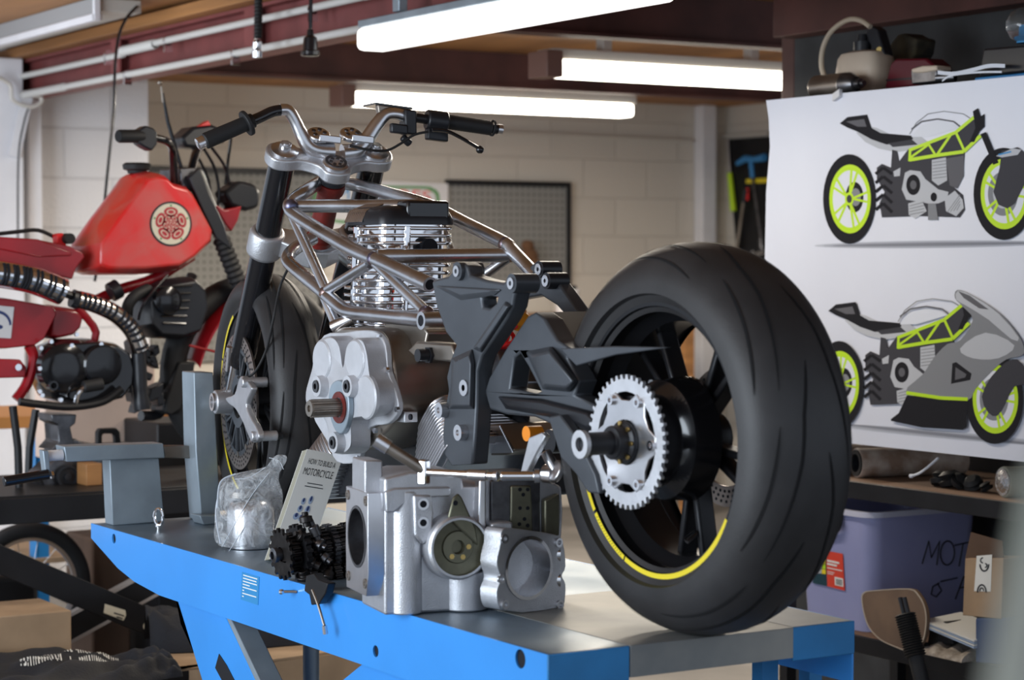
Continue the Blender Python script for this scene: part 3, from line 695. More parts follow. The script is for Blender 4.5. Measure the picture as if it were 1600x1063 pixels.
# lower cylinders
dr=V((0,-.70,-.71)).normalized(); pr=V((0,.71,-.70)).normalized()
c0=U(634,648,PX(2.05))+V((.09,0,0))
finstack('rear_cylinder',c0,dr,(1,0,0),pr,15,.0115,.09,.105,.035,m['alu'],core=.84,th=.0048,prof=lambda t:.58+.62*t)
df=V((0,.70,-.71)).normalized(); pf=V((0,.71,.70)).normalized()
c1=U(540,690,PX(2.16)); finstack('front_cylinder',c1,df,(1,0,0),pf,11,.0115,.06,.06,.03,m['alu'],prof=lambda t:.8+.2*t)
p=L([(748,664),(779,662),(803,704),(792,712),(728,712),(730,690)],PX(2.14))
hb_=build('rear_head',MB().prism(p,(.13,0,0)),m['alu_dull'],bike,bevel=.004)
mb=MB()
for k in range(14):
    a=U(746+k*.6,668+k*3,PX(2.138)); b=U(781+k*1.5,667+k*3,PX(2.138)); mb.bar(a,b,.004,.0022,(1,0,0))
build('head_fins',mb,m['alu'],hb_)
c0=U(762,686,PX(2.134)); build('head_port',MB().cyl(c0,c0+V((.006,0,0)),.020),m['hole'],hb_)
build('sump',MB().prism(L([(600,690),(640,690),(740,730),(735,775),(520,775),(520,700)],PX(2.16)),(.12,0,0)),m['black_satin'],bike,bevel=.006)
build('dark_gap_fill',MB().prism(L([(700,560),(760,545),(785,600),(800,645),(850,690),(868,735),(860,775),(700,775)],PX(2.22)),(.08,0,0)),m['black_satin'],bike,bevel=.01)  # added black block that keeps the gap behind the side plate dark
# ---- black cast side plates
Xp=2.035
pts=[(674,440),(682,436),(700,432),(706,424),(712,412),(722,410),(730,416),(733,430),(760,438),(786,442),(792,434),(802,431),(810,438),(810,450),(803,462),(800,480),(790,500),(770,530),(752,556),(745,580),(744,640),(741,690),(738,726),(704,728),(694,712),(691,680),(694,640),(700,610),(697,590),(704,560),(712,540),(696,520),(682,480)]
hole_=[(752,466),(764,462),(777,464),(775,474),(765,482),(754,480)]
mb=MB().prism([L(pts,PX(Xp)),L(hole_[::-1],PX(Xp))],(.035,0,0))
sp_=build('side_plate',mb,m['cast_grey'],bike,bevel=.005,bs=3)
mb=MB()
# raised facets and ribs
mb.loft([L([(676,446),(786,452),(774,462),(720,470)],PX(Xp-.001)),L([(690,448),(770,453),(760,458),(722,462)],PX(Xp-.008))])
mb.loft([L([(705,560),(738,545),(742,566),(741,640),(700,640),(704,600)],PX(Xp-.001)),L([(712,566),(732,556),(735,570),(733,634),(706,634),(710,600)],PX(Xp-.012))])
mb.loft([L([(790,470),(800,478),(752,552),(738,545),(765,505)],PX(Xp-.001)),L([(788,476),(793,480),(750,545),(744,541),(768,508)],PX(Xp-.01))])
build('plate_rib',mb,m['cast_grey'],sp_,bevel=.002)
for px,py in ((714,424),(799,443)):
    c0=U(px,py,PX(Xp-.008)); build('plate_boss',MB().cyl(c0,c0+V((.05,0,0)),.0175,n=24),m['cast_grey'],sp_); 
    build('plate_bush',MB().pipe(c0-V((.003,0,0)),c0+V((.003,0,0)),.0105,.0045),m['alu'],sp_)
for px,py in ((694,641),(733,606),(724,676)):
    c0=U(px,py,PX(Xp-.002)); build('plate_bolt',MB().pipe(c0-V((.013,0,0)),c0+V((.02,0,0)),.015,.006).cyl(c0-V((.010,0,0)),c0+V((.01,0,0)),.008,n=12),m['alu'],sp_)
Xq=2.33
pts=[(828,416),(838,408),(850,412),(856,425),(870,440),(906,490),(912,505),(900,512),(870,478),(845,462),(800,470),(790,500),(760,560),(740,560),(760,510),(790,460),(826,440)]
sq_=build('side_plate',MB().prism(L(pts,PX(Xq-.03)),(.03,0,0)),m['cast_grey'],bike,bevel=.004)
for px,py,x in ((842,421,Xq-.04),(853,439,Xq-.05),(822,441,Xq-.04)):
    c0=U(px,py,PX(x)); build('plate_boss',MB().cyl(c0,c0+V((.045,0,0)),.0165 if px!=822 else .011,n=24),m['black_satin'],sq_)
    build('plate_bush',MB().pipe(c0-V((.003,0,0)),c0+V((.003,0,0)),.0115 if px!=822 else .007,.004),m['alu'],sq_)
# shock and small parts between the plates
a,b=U(775,560,PX(2.18)),U(790,490,PX(2.18))
sh=build('rear_shock',MB().cyl(a,b,.018).lathe([(.012,0),(.024,.002),(.024,.012),(.012,.014)],b,b-a,24),m['red_bright'],bike)
dd=(b-a).normalized(); _,u,v=basis(dd)
build('shock_spring',MB().tube([a+dd*(i*.0022)+(u*math.cos(i*.42)+v*math.sin(i*.42))*.027 for i in range(48)],.0045,8),m['red_bright'],sh)
c0=U(813,503,PX(2.2)); build('shock_reservoir',MB().cyl(c0,c0+V((.02,.05,.02)),.02),m['amber'],sh)
c0=U(765,555,PX(2.2)); mb=MB(); mb.gear(c0,(1,0,0),.055,.03,.01,40,.004); build('front_sprocket',mb,m['alu_dull'],bike)
build('gearbox_end',MB().prism(L([(742,560),(775,545),(795,600),(760,650),(742,640)],PX(2.16)),(.1,0,0)),m['gun'],bike,bevel=.004)
# ---- swingarm
Xs=2.055
pts=[(757,612),(764,590),(790,545),(824,494),(836,488),(852,500),(870,532),(892,546),(886,560),(905,596),(897,618),(930,634),(965,660),(980,690),(960,705),(925,700),(880,672),(835,652),(790,648),(765,640)]
win=[(803,560),(812,552),(826,575),(845,612),(836,615),(796,607)]
cr_=lambda P:P
sw=build('swingarm',MB().prism([L(pts,PX(Xs)),L(win[::-1],PX(Xs))],(.04,0,0)),m['cast_grey'],bike,bevel=.006,bs=3)
mb=MB(); mb.loft([L([(820,548),(862,540),(905,596),(890,614),(848,610)],PX(Xs-.001)),L([(830,556),(858,549),(896,596),(885,606),(852,603)],PX(Xs-.022))])
build('swingarm_boss',mb,m['cast_grey'],sw,bevel=.004)
mb=MB(); mb.loft([L([(776,618),(845,622),(925,642),(950,668),(925,680),(870,655),(790,640)],PX(Xs-.001)),L([(785,622),(845,628),(915,646),(930,662),(915,668),(870,648),(795,635)],PX(Xs-.014))])
build('swingarm_lower_arm',mb,m['black_satin'],sw,bevel=.003)
build('swingarm_logo',MB().prism(L([(818,649),(828,645),(843,648),(838,656),(824,656)],PX(Xs-.0145)),(.0008,0,0)),m['olive'],sw) if False else None
mb=MB(); mb.loft([[p+V((0,0,0)) for p in L([(826,492),(838,488),(895,544),(878,548),(848,524)],PX(Xs+.02))],[p+V((.20,0,0)) for p in L([(826,492),(838,488),(895,544),(878,548),(848,524)],PX(Xs+.02))]])
build('rear_hugger',mb,m['black_satin'],bike,bevel=.003)
P=L([(875,545),(960,541),(1045,543),(960,555),(900,572),(888,560)],PX(Xs-.01)); build('hugger_fin',MB().prism(P,(.008,0,0)),m['cast_grey'],bike,bevel=.002)
P=L([(856,652),(874,648),(905,690),(930,742),(936,772),(918,770),(900,742),(876,716)],PX(Xs-.03)); cg=build('chain_guard',MB().prism(P,(.02,0,0)),m['cast_grey'],bike,bevel=.003)
mb=MB()
for k in range(3):
    p=U(858+k*9,648+k*2,PX(2.12)); 
for (a,b,r_) in (((852,706),(868,735),.010),((850,740),(866,742),.017),((866,735),(874,738),.02)):
    mb.cyl(U(*a,PX(2.08)),U(*b,PX(2.09)),r_)
build('suspension_link',mb,m['alu'],bike,bevel=.002)
c0=U(822,678,PX(2.08)); build('adjuster_knob',MB().cyl(c0,c0+V((.03,0,0)),.014),m['orange'],bike)
P=L([(826,684),(846,676),(852,682),(842,700),(822,740),(812,742)],PX(2.04)); build('link_lever',MB().prism(P,(.012,0,0)),m['alu_cast'],bike,bevel=.002)
c0=U(858,690,PX(2.1)); build('link_boss',MB().cyl(c0,c0+V((.05,0,0)),.022),m['black_satin'],bike)
# ---- sprocket and hub
XS=U(978,691,PY(YR)).x; print('XS',XS,'WR',WR,'WF',WF)
SC=V((XS,YR,U(978,691,PY(YR)).z))
mb=MB(); mb.gear(SC,(1,0,0),.112,.084,.007,46,.0075); spk=build('rear_sprocket',mb,m['alu_cast'],bike,bevel=.0008)
_,u,v=basis((1,0,0)); star=[]
for k in range(6):
    for a,r_ in ((-.16,.087),(.16,.087),(.36,.071),(PI/3-.36,.071)):
        t=2*PI*k/6+a; star.append(SC+V((-.001,0,0))+(u*math.cos(t)+v*math.sin(t))*r_)
hl=[SC+V((-.001,0,0))+(u*math.cos(-2*PI*j/30)+v*math.sin(-2*PI*j/30))*.037 for j in range(30)]
build('sprocket_spider',MB().prism([star,hl],(.006,0,0)),m['alu'],spk,bevel=.002)
for k in range(6):
    t=2*PI*k/6; c0=SC+(u*math.cos(t)+v*math.sin(t))*.078; build('sprocket_bolt',MB().lathe([(.0085,.004),(.0085,-.006),(.0045,-.006),(.004,-.002),(0,-.002)],c0-V((.001,0,0)),(1,0,0),16),m['chrome'],spk)
mb=MB().lathe([(.036,.01),(.036,-.008),(.028,-.012),(.028,-.03),(.019,-.032),(.019,-.085),(.012,-.085),(0,-.083)],SC,(1,0,0),36)
hb2=build('axle_hub',mb,m['black_satin'],bike,bevel=.001)
build('axle_ring',MB().pipe(SC-V((.092,0,0)),SC-V((.084,0,0)),.0235,.012),m['alu_cast'],hb2)
mb=MB()
for k in range(8):
    t=2*PI*k/8; c0=SC-V((.011,0,0))+(u*math.cos(t)+v*math.sin(t))*.032; mb.cyl(c0,c0-V((.003,0,0)),.004,n=10)
build('hub_pins',mb,m['brass'],hb2)
Cc=V((XS,YR,WR.z))
mb=MB().lathe([(.05,.008),(.075,.012),(.078,.06),(.10,.07),(.105,.12),(.06,.13),(0,.13)],Cc,(1,0,0),40)
build('wheel_hub',mb,m['black_gloss'],bike)
disc(WR+V((.06,0,0)),EX,.12,.085,ty,'brake_disc',False)
a=U(1040,604,PX(2.14)); b=U(1064,600,PX(2.16)); mb=MB()
for q in ((1017,602,2.13),(1060,598,2.15)):
    p=U(q[0],q[1],PX(q[2])); mb.cyl(p,p+V((.03,.0,0)),.0095,n=14)
build('hub_bolts',mb,m['alu'],bike)
build('rear_caliper',MB().prism(L([(1010,596),(1070,590),(1085,640),(1075,740),(1030,760),(1000,720)],PX(2.17)),(.04,0,0)),m['black_satin'],bike,bevel=.012)
p=U(1072,845,PX(2.14)); build('rear_valve',MB().cyl(p,p+V((.02,0,.012)),.006,n=12),m['chrome'],ty)
# brake hose
wire_=MB().tube(cr([U(450,420,PX(2.1)),U(437,450,PX(2.1)),U(427,500,PX(2.08)),U(415,550,PX(2.08)),U(395,585,PX(2.06)),U(372,590,PX(2.05))],6,False),.003,8)
build('brake_hose',wire_,m['black_rub'],bike)
# ---------------------------------------------------------------- things lying on the lift table
FH=V((FWD.x,FWD.y,0)).normalized(); UPZ=V((0,0,1))
def turned(deg): # horizontal normal, deg turned to the right of facing the camera
    a=R(deg); return (-FH*math.cos(a)+RGT*math.sin(a)).normalized()
nF=turned(21); uF=V((-nF.y,nF.x,0)); 
if uF.dot(RGT)<0: uF=-uF
p0=U(600,963,PZ(TZ)); PF=PN(p0,nF)
ck=thing('engine_crankcase','bare cast aluminium engine crankcase with machined bores at the near table edge','engine part',V((U(720,940,PF).x,U(720,940,PF).y,TZ)))
def F_(px,py,d=0): return U(px,py,PF)+nF*d
def fp(pts,d0,d1,M,n,bev=.003,par=None): # prism from distance d0 to d1 along the face normal
    P=[F_(a,b,0)+nF*d0 for a,b in pts]; return build(n,MB().prism(P,nF*(d1-d0)),M,par or ck,bevel=bev)
zf=lambda p:V((p.x,p.y,TZ))
body=[(601,748),(640,738),(722,738),(724,760),(752,760),(755,745),(845,742),(878,762),(880,800),(872,958),(780,960),(768,962),(601,965)]
B_=[F_(a,b) for a,b in body]
for p in B_: p.z=max(p.z,TZ+.001)
cbd=build('case_body',MB().prism(B_,-nF*.14),m['alu_cast'],ck,bevel=.005,bs=3)
nL=-uF
# left end block with the round bore
P=[F_(a,b)-nF*.02 for a,b in ((604,745),(604,958),(560,935),(553,900),(556,790),(566,770),(566,724),(604,722))]
blk=MB().prism([F_(a,b)-nF*.03 for a,b in ((606,722),(606,775),(578,775),(578,722))],-nF*.08)
build('top_block',blk,m['alu_cast'],cbd,bevel=.003)
cB=F_(601,845)-nF*.070
S=[]
for a,b in ((-.066,.085),(.066,.085),(.068,-.06),(.055,-.10),(-.066,-.10),(-.07,-.02)): S.append(cB+nL*.0+nF*a+UPZ*b)
hl=[cB+nF*.052*math.cos(2*PI*j/40)+UPZ*.056*math.sin(2*PI*j/40) for j in range(40)]
e=cr(S,3); 
build('bore_flange',MB().prism([S,hl],nL*.03),m['alu'],cbd,bevel=.002)
build('bore_liner',MB().lathe([(.056,.031),(.051,.031),(.05,-.0),(.05,-.0)],cB,nL,40).lathe([(.049,.004),(0,.004)],cB,nL,40),m['gun'],cbd)
for a,b in ((-.055,.07),(.055,.07),(.05,-.078),(-.054,-.078)):
    c0=cB+nL*.030+nF*a+UPZ*b; build('flange_bolt_hole',MB().lathe([(.009,0),(.009,.002),(.0045,.002),(.0045,-.003),(0,-.003)],c0,nL,16),m['alu_dull'],cbd)
# rounded webs on the front
def column(px0,px1,y0,y1,out,n='cast_column',M='alu_cast'):
    a,b=F_(px0,y0),F_(px1,y0); r_=(b-a).length/2; c=(a+b)/2-nF*(r_-out); lo=F_((px0+px1)/2,y1).z
    return build(n,MB().cyl(V((c.x,c.y,max(lo,TZ+.001))),V((c.x,c.y,a.z)),r_,n=32),m[M],cbd,bevel=.003)
column(612,662,768,964,.016); column(698,765,895,966,.022)
fp([(598,768),(614,762),(700,760),(700,775),(640,778),(612,800),(600,800)],0,.014,m['alu_cast'],'top_rib',par=cbd)
fp([(640,772),(668,772),(672,800),(668,835),(655,850),(642,835)],0,.022,m['alu_cast'],'bolt_pad',par=cbd,bev=.004)
for px,py in ((655,786),(655,815)):
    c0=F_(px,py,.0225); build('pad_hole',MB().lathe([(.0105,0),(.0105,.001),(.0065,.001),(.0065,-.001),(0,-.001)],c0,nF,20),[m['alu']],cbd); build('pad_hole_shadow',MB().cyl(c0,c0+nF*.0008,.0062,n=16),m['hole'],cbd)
c0=F_(712,852)
bs_=build('round_boss',MB().lathe([(.062,-.01),(.058,.035),(.054,.040),(.050,.040)],c0-uF*.006,nF,44),m['alu_cast'],cbd)
D('olive_metal',(.16,.155,.11),.7,.4,var=.2,vs=20)
cvr=build('round_cover',MB().lathe([(.050,.040),(.050,.028),(.030,.026),(.028,.030),(.013,.030),(.011,.018),(0,.018)],c0-uF*.006,nF,44),m['olive_metal'],cbd)
build('cover_arm',MB().prism([F_(a,b,.028) for a,b in ((690,806),(698,775),(706,768),(712,775),(733,822),(737,850))],nF*.008),m['olive_metal'],cbd,bevel=.003)
build('arm_hole',MB().cyl(F_(701,783,.0355),F_(701,783,.0375),.0045,n=14),m['hole'],cbd)
for da in (0,1.1,2.2): 
    c1=c0-uF*.006+uF*.02*math.cos(da)-UPZ*.02*math.sin(da); build('cover_screw',MB().cyl(c1+nF*.027,c1+nF*.031,.005,n=6),m['brass'],cbd)
fp([(742,748),(752,748),(752,850),(738,862)],0,.026,m['alu'],'front_web',par=cbd)
fp([(764,750),(842,750),(842,835),(775,830),(764,812)],0,.008,m['gun'],'shaded_face_plate',par=cbd)  # dark metal paints the shade of the face turning away here
ins=fp([(794,758),(826,758),(829,830),(794,834)],.008,.014,m['olive_metal'],'gallery_plate',par=cbd)
mb=MB()
for px,py in ((808,764),(820,764),(813,772),(808,793),(820,793),(815,810),(807,818),(820,820)): 
    c1=F_(px,py,.0142); mb.cyl(c1,c1+nF*.0006,.0036,n=12)
build('gallery_holes',mb,m['hole'],cbd)
fp([(845,780),(868,770),(868,835),(845,838)],0,.02,m['olive_metal'],'side_pad',par=cbd)
# second barrel opening turned to the right
n2=turned(42); u2=V((-n2.y,n2.x,0)); u2=u2 if u2.dot(RGT)>0 else -u2
P2=PN(F_(828,890,.05),n2)
G2=lambda px,py,d=0: U(px,py,P2)+n2*d
oo=[(784,830),(800,826),(868,836),(880,850),(884,885),(878,900),(884,915),(880,950),(860,962),(795,955),(780,950),(776,925),(782,905),(776,880),(782,850)]
cE2=G2(826,888); hl=[cE2+u2*.0535*math.cos(2*PI*j/40)+UPZ*.0555*math.sin(2*PI*j/40) for j in range(40)]
fo=[G2(p.x,p.y) for p in cr([V(q) for q in oo],3)]
for p in fo: p.z=max(p.z,TZ+.001)
build('barrel_flange',MB().prism([fo,hl],-n2*.045),m['alu_cast'],ck,bevel=.002)
bl=build('barrel_liner',MB().lathe([(.0575,.002),(.0515,.002),(.0505,-.10),(.0535,-.10),(.0535,-.045)],cE2,n2,48,closed_prof=False),m['chrome'],ck)
build('barrel_inside',MB().lathe([(.0525,-.10),(.03,-.101),(.028,-.12),(0,-.12)],cE2,n2,32),m['gun'],bl)
for px,py in ((787,842),(872,848),(874,945),(788,945),(782,905)):
    c1=G2(px,py,.001); build('barrel_stud_hole',MB().pipe(c1-n2*.001,c1+n2*.003,.0085,.0045,16),m['alu'],bl)
for py in (868,908):
    c1=G2(872,py,-.02); build('side_bore',MB().pipe(c1-RGT*.012,c1+RGT*.018,.017,.013,24),m['chrome'],ck)
build('upper_flange',MB().prism([F_(a,b,-.002) for a,b in ((756,815),(768,812),(790,812),(790,835),(776,850),(776,880),(764,880),(758,860))],nF*.04),m['alu_cast'],ck,bevel=.004)
# tools on top of the crankcase
zt=F_(700,738).z+.004
Pt=PZ(zt+.008)
r=thing('tee_handle_wrench','chrome sliding tee bar lying on top of the crankcase','wrench',V((U(700,742,Pt).x,U(700,742,Pt).y,zt)))
a,b=U(662,738,Pt),U(778,744,Pt); d=(b-a).normalized()
build('bar',MB().cyl(a,b,.0065,n=16),m['chrome'],r)
build('drive_head',MB().cbox(a,(d*.018),UPZ.cross(d)*.018,(0,0,.044)),m['chrome'],r,bevel=.003)
build('end_collar',MB().cyl(a+d*.09,a+d*.125,.009,n=16).cyl(b-d*.006,b,.009,n=16),m['alu'],r)
a2=U(592,690,PN(a,-FH)); b2=a+V((0,0,.004)); 
r=thing('extension_bar','dull steel socket extension leaning over the crankcase beside the book','wrench',(a2+b2)/2)
mb=MB().cyl(a2,b2,.0105,n=20); build('shaft',mb,m['alu_dull'],r); dd=(b2-a2).normalized(); build('socket_end',MB().pipe(a2-dd*.006,a2+dd*.02,.013,.007,20),m['alu'],r)
a,b=U(782,744,Pt),U(835,744,Pt)
r=thing('steel_pin','polished steel pin lying behind the tee bar on the crankcase','pin',(a+b)/2); build('pin_shaft',MB().cyl(a,b,.0085,n=16),m['chrome'],r,bevel=.002); build('pin_head',MB().cyl(b,b+(b-a)*.15,.012,n=16),m['alu'],r)
# gear cluster
g0=U(440,868,PX(TX0-.01)); gx=V((.80,.55,.10)).normalized()
g0=U(441,866,PN(U(500,905,PZ(TZ))-V((.0,0,0)),nF)); gx=(U(560,845,PN(U(560,880,PZ(TZ)),nF))-g0).normalized(); gx=(RGT*.84+FH*.53+UPZ*.07).normalized()
r=thing('gearbox_cluster','oily dark gearbox shaft with stacked gears and selector parts overhanging the table edge','gears',(g0.x+.06,g0.y+.03,TZ))
def gr(t,rad,ri,th,n,dep,M='dark_gear',nm='gear',dz=0): return build(nm,MB().gear(g0+gx*t+UPZ*dz,gx,rad,ri,th,n,dep),m[M],r,bevel=.0006)
build('main_shaft',MB().cyl(g0-gx*.012,g0+gx*.17,.012,n=20).lathe([(.008,-.022),(.015,-.02),(.015,-.012),(.012,-.012)],g0,gx,20),m['gun'],r)
gr(-.004,.052,.014,.006,16,.009,'dark_gear','sprocket_gear'); gr(.006,.040,.012,.018,26,.005); gr(.030,.055,.012,.012,20,.007,'black_steel'); gr(.055,.034,.012,.016,22,.004)
gr(.078,.042,.012,.014,26,.005); gr(.098,.046,.012,.012,28,.005,'gun'); gr(.114,.040,.012,.016,24,.005); gr(.136,.044,.012,.014,26,.005)
build('lower_shaft',MB().cyl(g0+gx*.03-UPZ*.052+nF*.012,g0+gx*.16-UPZ*.045,.010,n=16),m['gun'],r)
for t,rad in ((.045,.034),(.07,.030),(.10,.034),(.125,.028)):
    build('gear',MB().gear(g0+gx*t-UPZ*.052+nF*.01,gx,rad,.01,.016,22,.004),m['dark_gear'],r,bevel=.0006)
# selector drum, forks and lumpy castings
random.seed(11)
for k,(px,py,rr,h) in enumerate(((478,812,.013,.03),(492,830,.011,.05),(470,838,.012,.03),(500,852,.014,.03),(486,880,.016,.04),(508,872,.012,.03),(476,902,.017,.035),(495,912,.014,.05),(512,900,.012,.04))):
    c0=U(px,py,PN(g0+nF*.02,nF)); a=V((random.uniform(-1,1),random.uniform(-1,1),random.uniform(-1,1))).normalized()
    build('selector_part',MB().lathe([(0,-h/2),(rr*.6,-h/2),(rr*.6,-h*.2),(rr,-h*.2),(rr,h*.2),(rr*.5,h*.25),(rr*.5,h/2),(0,h/2)],c0,a,16),m['gun' if k%2 else 'dark_gear'],r,bevel=.001)
PD=PX(TX0-.03)
sf=build('selector_bracket',MB().prism(L([(478,900),(490,896),(497,906),(512,912),(508,928),(498,944),(486,946),(483,930),(475,924)],PD),(.018,0,0)),m['black_steel'],r,bevel=.002)
pa=U(488,922,PD); pb=U(507,978,PD)
lk=build('dangling_rod',MB().tube(cr([pa,U(497,945,PD),pb],5,False),.0028,8),m['alu_dull'],r)
build('rod_tip',MB().cyl(pb,pb-UPZ*.016+RGT*.002,.005,n=10),m['alu'],lk)
c0=U(440,925,PD); build('clevis_pin',MB().cyl(c0,c0+RGT*.03,.003,n=8).ball(c0,.006,n=10),m['alu'],r)
# book
Pk=PN(U(455,877,PZ(TZ+.001)),V((-FH.x,-FH.y,0))*math.cos(R(26))+RGT*math.sin(R(26))+UPZ*.20)
q=[U(480,702,Pk),U(536,713,Pk),U(480,880,Pk),U(421,874,Pk)]
nb=(q[1]-q[0]).cross(q[3]-q[0]).normalized()
if nb.dot(-FH)<0: nb=-nb
bk=thing('book','cream paperback titled HOW TO BUILD A MOTORCYCLE leaning in front of the engine','book',(q[2]+q[3])/2)
cov=build('cover',MB().prism(q,-nb*.0015),m['paper'],bk)
side=(q[1]-q[0]).normalized()
ins=[q[0]+side*.001,q[1]-side*.001,q[2]-side*.001,q[3]+side*.001]
build('page_block',MB().prism([p-nb*.0016 for p in ins],-nb*.028),m['olive'],bk)
build('back_cover',MB().prism([p-nb*.0297 for p in q],-nb*.0015),m['paper'],bk)
def bq(u,v): return q[0]*(1-u)*(1-v)+q[1]*u*(1-v)+q[2]*u*v+q[3]*(1-u)*v+nb*.0006
def btext(st,u0,u1,v0,v1,M,n='title'):
    o=bq(u0,v1); build(n,MB().text(st,o,bq(u1,v1)-o,bq(u0,v0)-o),M,cov)
btext('HOW TO BUILD A',.14,.88,.075,.125,m['ink']); btext('MOTORCYCLE',.10,.90,.16,.225,m['ink'])
mb=MB()
for v0,u0,u1 in ((.29,.3,.72),(.32,.26,.76)): mb.flat([bq(u0,v0),bq(u1,v0),bq(u1,v0+.008),bq(u0,v0+.008)])
build('subtitle',mb,m['cast_grey'],cov)
mb=MB()
D('pale_blue',(.35,.45,.62)); D('navy',(.03,.05,.16))
for (u,v,a,b) in ((.36,.46,.05,.04),(.54,.44,.05,.05),(.34,.53,.06,.04),(.54,.53,.06,.05),(.30,.60,.07,.04),(.44,.61,.06,.04)):
    mb.mi=0; mb.flat([bq(u+a*math.cos(t)*1.1,v+b*math.sin(t)*.8) for t in [2*PI*j/14 for j in range(14)]])
    mb.mi=1; mb.flat([bq(u+a*.5*math.cos(t)*1.1,v-.01+b*.5*math.sin(t))+nb*.0003 for t in [2*PI*j/9 for j in range(9)]])
build('cover_drawing',mb,[m['pale_blue'],m['navy']],cov)
# dark box behind the book
Pz=PZ(TZ); c0=U(548,835,Pz)
# wrapped part in a clear bag
M=bpy.data.materials.new('clear_film'); M.use_nodes=True; nt=M.node_tree; N=nt.nodes; K=nt.links; b=N['Principled BSDF']
b.inputs['Base Color'].default_value=(.80,.84,.88,1); b.inputs['Roughness'].default_value=.12
tr=N.new('ShaderNodeBsdfTransparent'); mx=N.new('ShaderNodeMixShader'); no=N.new('ShaderNodeTexNoise'); no.inputs['Scale'].default_value=28; no.inputs['Detail'].default_value=8; no.inputs['Distortion'].default_value=2.5
tc=N.new('ShaderNodeTexCoord'); K.new(tc.outputs['Object'],no.inputs[0]); ra=N.new('ShaderNodeValToRGB'); K.new(no.outputs[0],ra.inputs[0])
ra.color_ramp.elements[0].position=.35; ra.color_ramp.elements[0].color=(.16,.16,.16,1); ra.color_ramp.elements[1].position=.75; ra.color_ramp.elements[1].color=(.62,.62,.62,1)
bp=N.new('ShaderNodeBump'); bp.inputs['Strength'].default_value=.9; bp.inputs['Distance'].default_value=.012; K.new(no.outputs[0],bp.inputs['Height']); K.new(bp.outputs[0],b.inputs['Normal'])
K.new(ra.outputs[0],mx.inputs[0]); K.new(tr.outputs[0],mx.inputs[1]); K.new(b.outputs[0],mx.inputs[2]); K.new(mx.outputs[0],N['Material Output'].inputs[0]); m['film']=M
cz=U(388,856,PZ(TZ)); PB2=PN(cz,-FH)
sil=[(348,855,352,420),(338,842,336,432),(338,820,337,442),(338,795,340,440),(340,770,343,438),(346,748,350,434),(360,738,362,430),(376,732,392,430),(405,726,415,436),(420,720,420,440),(420,714,426,446)]
random.seed(3); rings=[]
prof=[(342,428,857),(336,436,848),(336,440,830),(337,442,808),(338,441,786),(341,439,765),(347,437,750),(362,436,741),(395,438,735),(418,442,730),(421,447,724),(425,449,716),(432,446,711)]
for i,(xa,xb,y) in enumerate(prof):
    a,b=U(xa,y,PB2),U(xb,y,PB2); c0=(a+b)/2; w=(b-a).length/2; dpt=w*.8
    ring=[]
    for j in range(36):
        t=2*PI*j/36; k=1+.07*math.sin(5*t+i*1.7)+.05*math.sin(9*t-i*2.3)+random.uniform(-.02,.02)
        p=c0+RGT*w*math.cos(t)*k+FH*dpt*math.sin(t)*k; p.z=c0.z+random.uniform(-.003,.003); p.z=max(p.z,TZ+.002); ring.append(p)
    rings.append(ring)
bg_=thing('plastic_bag','crumpled clear plastic bag with knotted corner holding a metal part on the table','bag',zf(cz))
build('bag_film',MB().loft(rings),m['film'],bg_,subd=1)
D('clear_jar',(.75,.80,.82),0,.15,tr=.0,al=1)
cc=zf(cz)
build('wrapped_part',MB().lathe([(0,.002),(.050,.002),(.052,.02),(.052,.085),(.045,.10),(.03,.11),(0,.112)],cc+RGT*.005,UPZ,32),m['alu'],bg_)
build('wrapped_collar',MB().lathe([(.03,.112),(.032,.112),(.032,.125),(.02,.128),(0,.128)],cc-RGT*.012,UPZ,24),m['alu_dull'],bg_)
mb=MB()
for a,b,c_ in (((352,850),(395,775),(425,735)),((356,856),(362,858),(405,790)),((345,790),(350,750),(372,738)),((372,745),(395,742),(418,728)),((350,845),(343,800),(346,770)),((425,712),(440,716),(446,730))):
    pts=cr([U(*a,PB2)-FH*.055,U(*b,PB2)-FH*.058,U(*c_,PB2)-FH*.045],6,False); mb.tube(pts,[.0022]*len(pts),6,sq=.4)
D('film_edge',(.75,.82,.90),0,.2)
build('bag_creases',mb,m['film_edge'],bg_)
# wheel chock frame
def px_(pts,x): return L(pts,PX(x))
ch=thing('wheel_chock','blue-grey welded steel wheel chock stand bolted to the far end of the table','wheel stand',(2.0,4.9,TZ))
def slab(n,pts,x0,th,M='blue_grey',bev=.0025): 
    P=px_(pts,x0)
    for p in P: p.z=max(p.z,TZ+.0005)
    return build(n,MB().prism(P,(th,0,0)),m[M],ch,bevel=bev)
Py=PY(4.93)
def slabY(n,pts,y,th,M='blue_grey',bev=.0025):
    P=L(pts,PY(y))
    for p in P: p.z=max(p.z,TZ+.0005)
    return build(n,MB().prism(P,(0,th,0)),m[M],ch,bevel=bev)
slabY('upright_post',[(303,582),(333,582),(345,806),(345,818),(315,818),(306,705)],4.86,.075)
slabY('upright_foot',[(312,806),(345,806),(362,812),(362,822),(318,822)],4.80,.06)
slabY('vertical_plate',[(171,716),(248,716),(257,816),(176,824)],4.90,.05)
slabY('cross_tube',[(100,698),(255,693),(258,716),(104,722)],4.885,.06)
slabY('inner_tube',[(255,697),(308,697),(308,717),(258,716)],4.90,.035,'alu_dull')
slabY('end_bracket',[(67,704),(76,704),(80,745),(72,746)],4.88,.03)
a,b=U(70,713,PY(4.9)),U(97,711,PY(4.9)); build('end_stub',MB().cyl(a,b,.013,n=16),m['white_paint'],ch)
a,b=U(76,741,PY(4.88)),U(6,753,PY(4.88)); hd_=build('peg_handle',MB().cyl(a,b,.012,n=20),m['black_gloss'],ch,bevel=.002)
a=U(83,742,PY(4.88)); build('peg_nut',MB().cyl(a,b+(a-b)*.95,.010,n=6),m['chrome'],hd_)
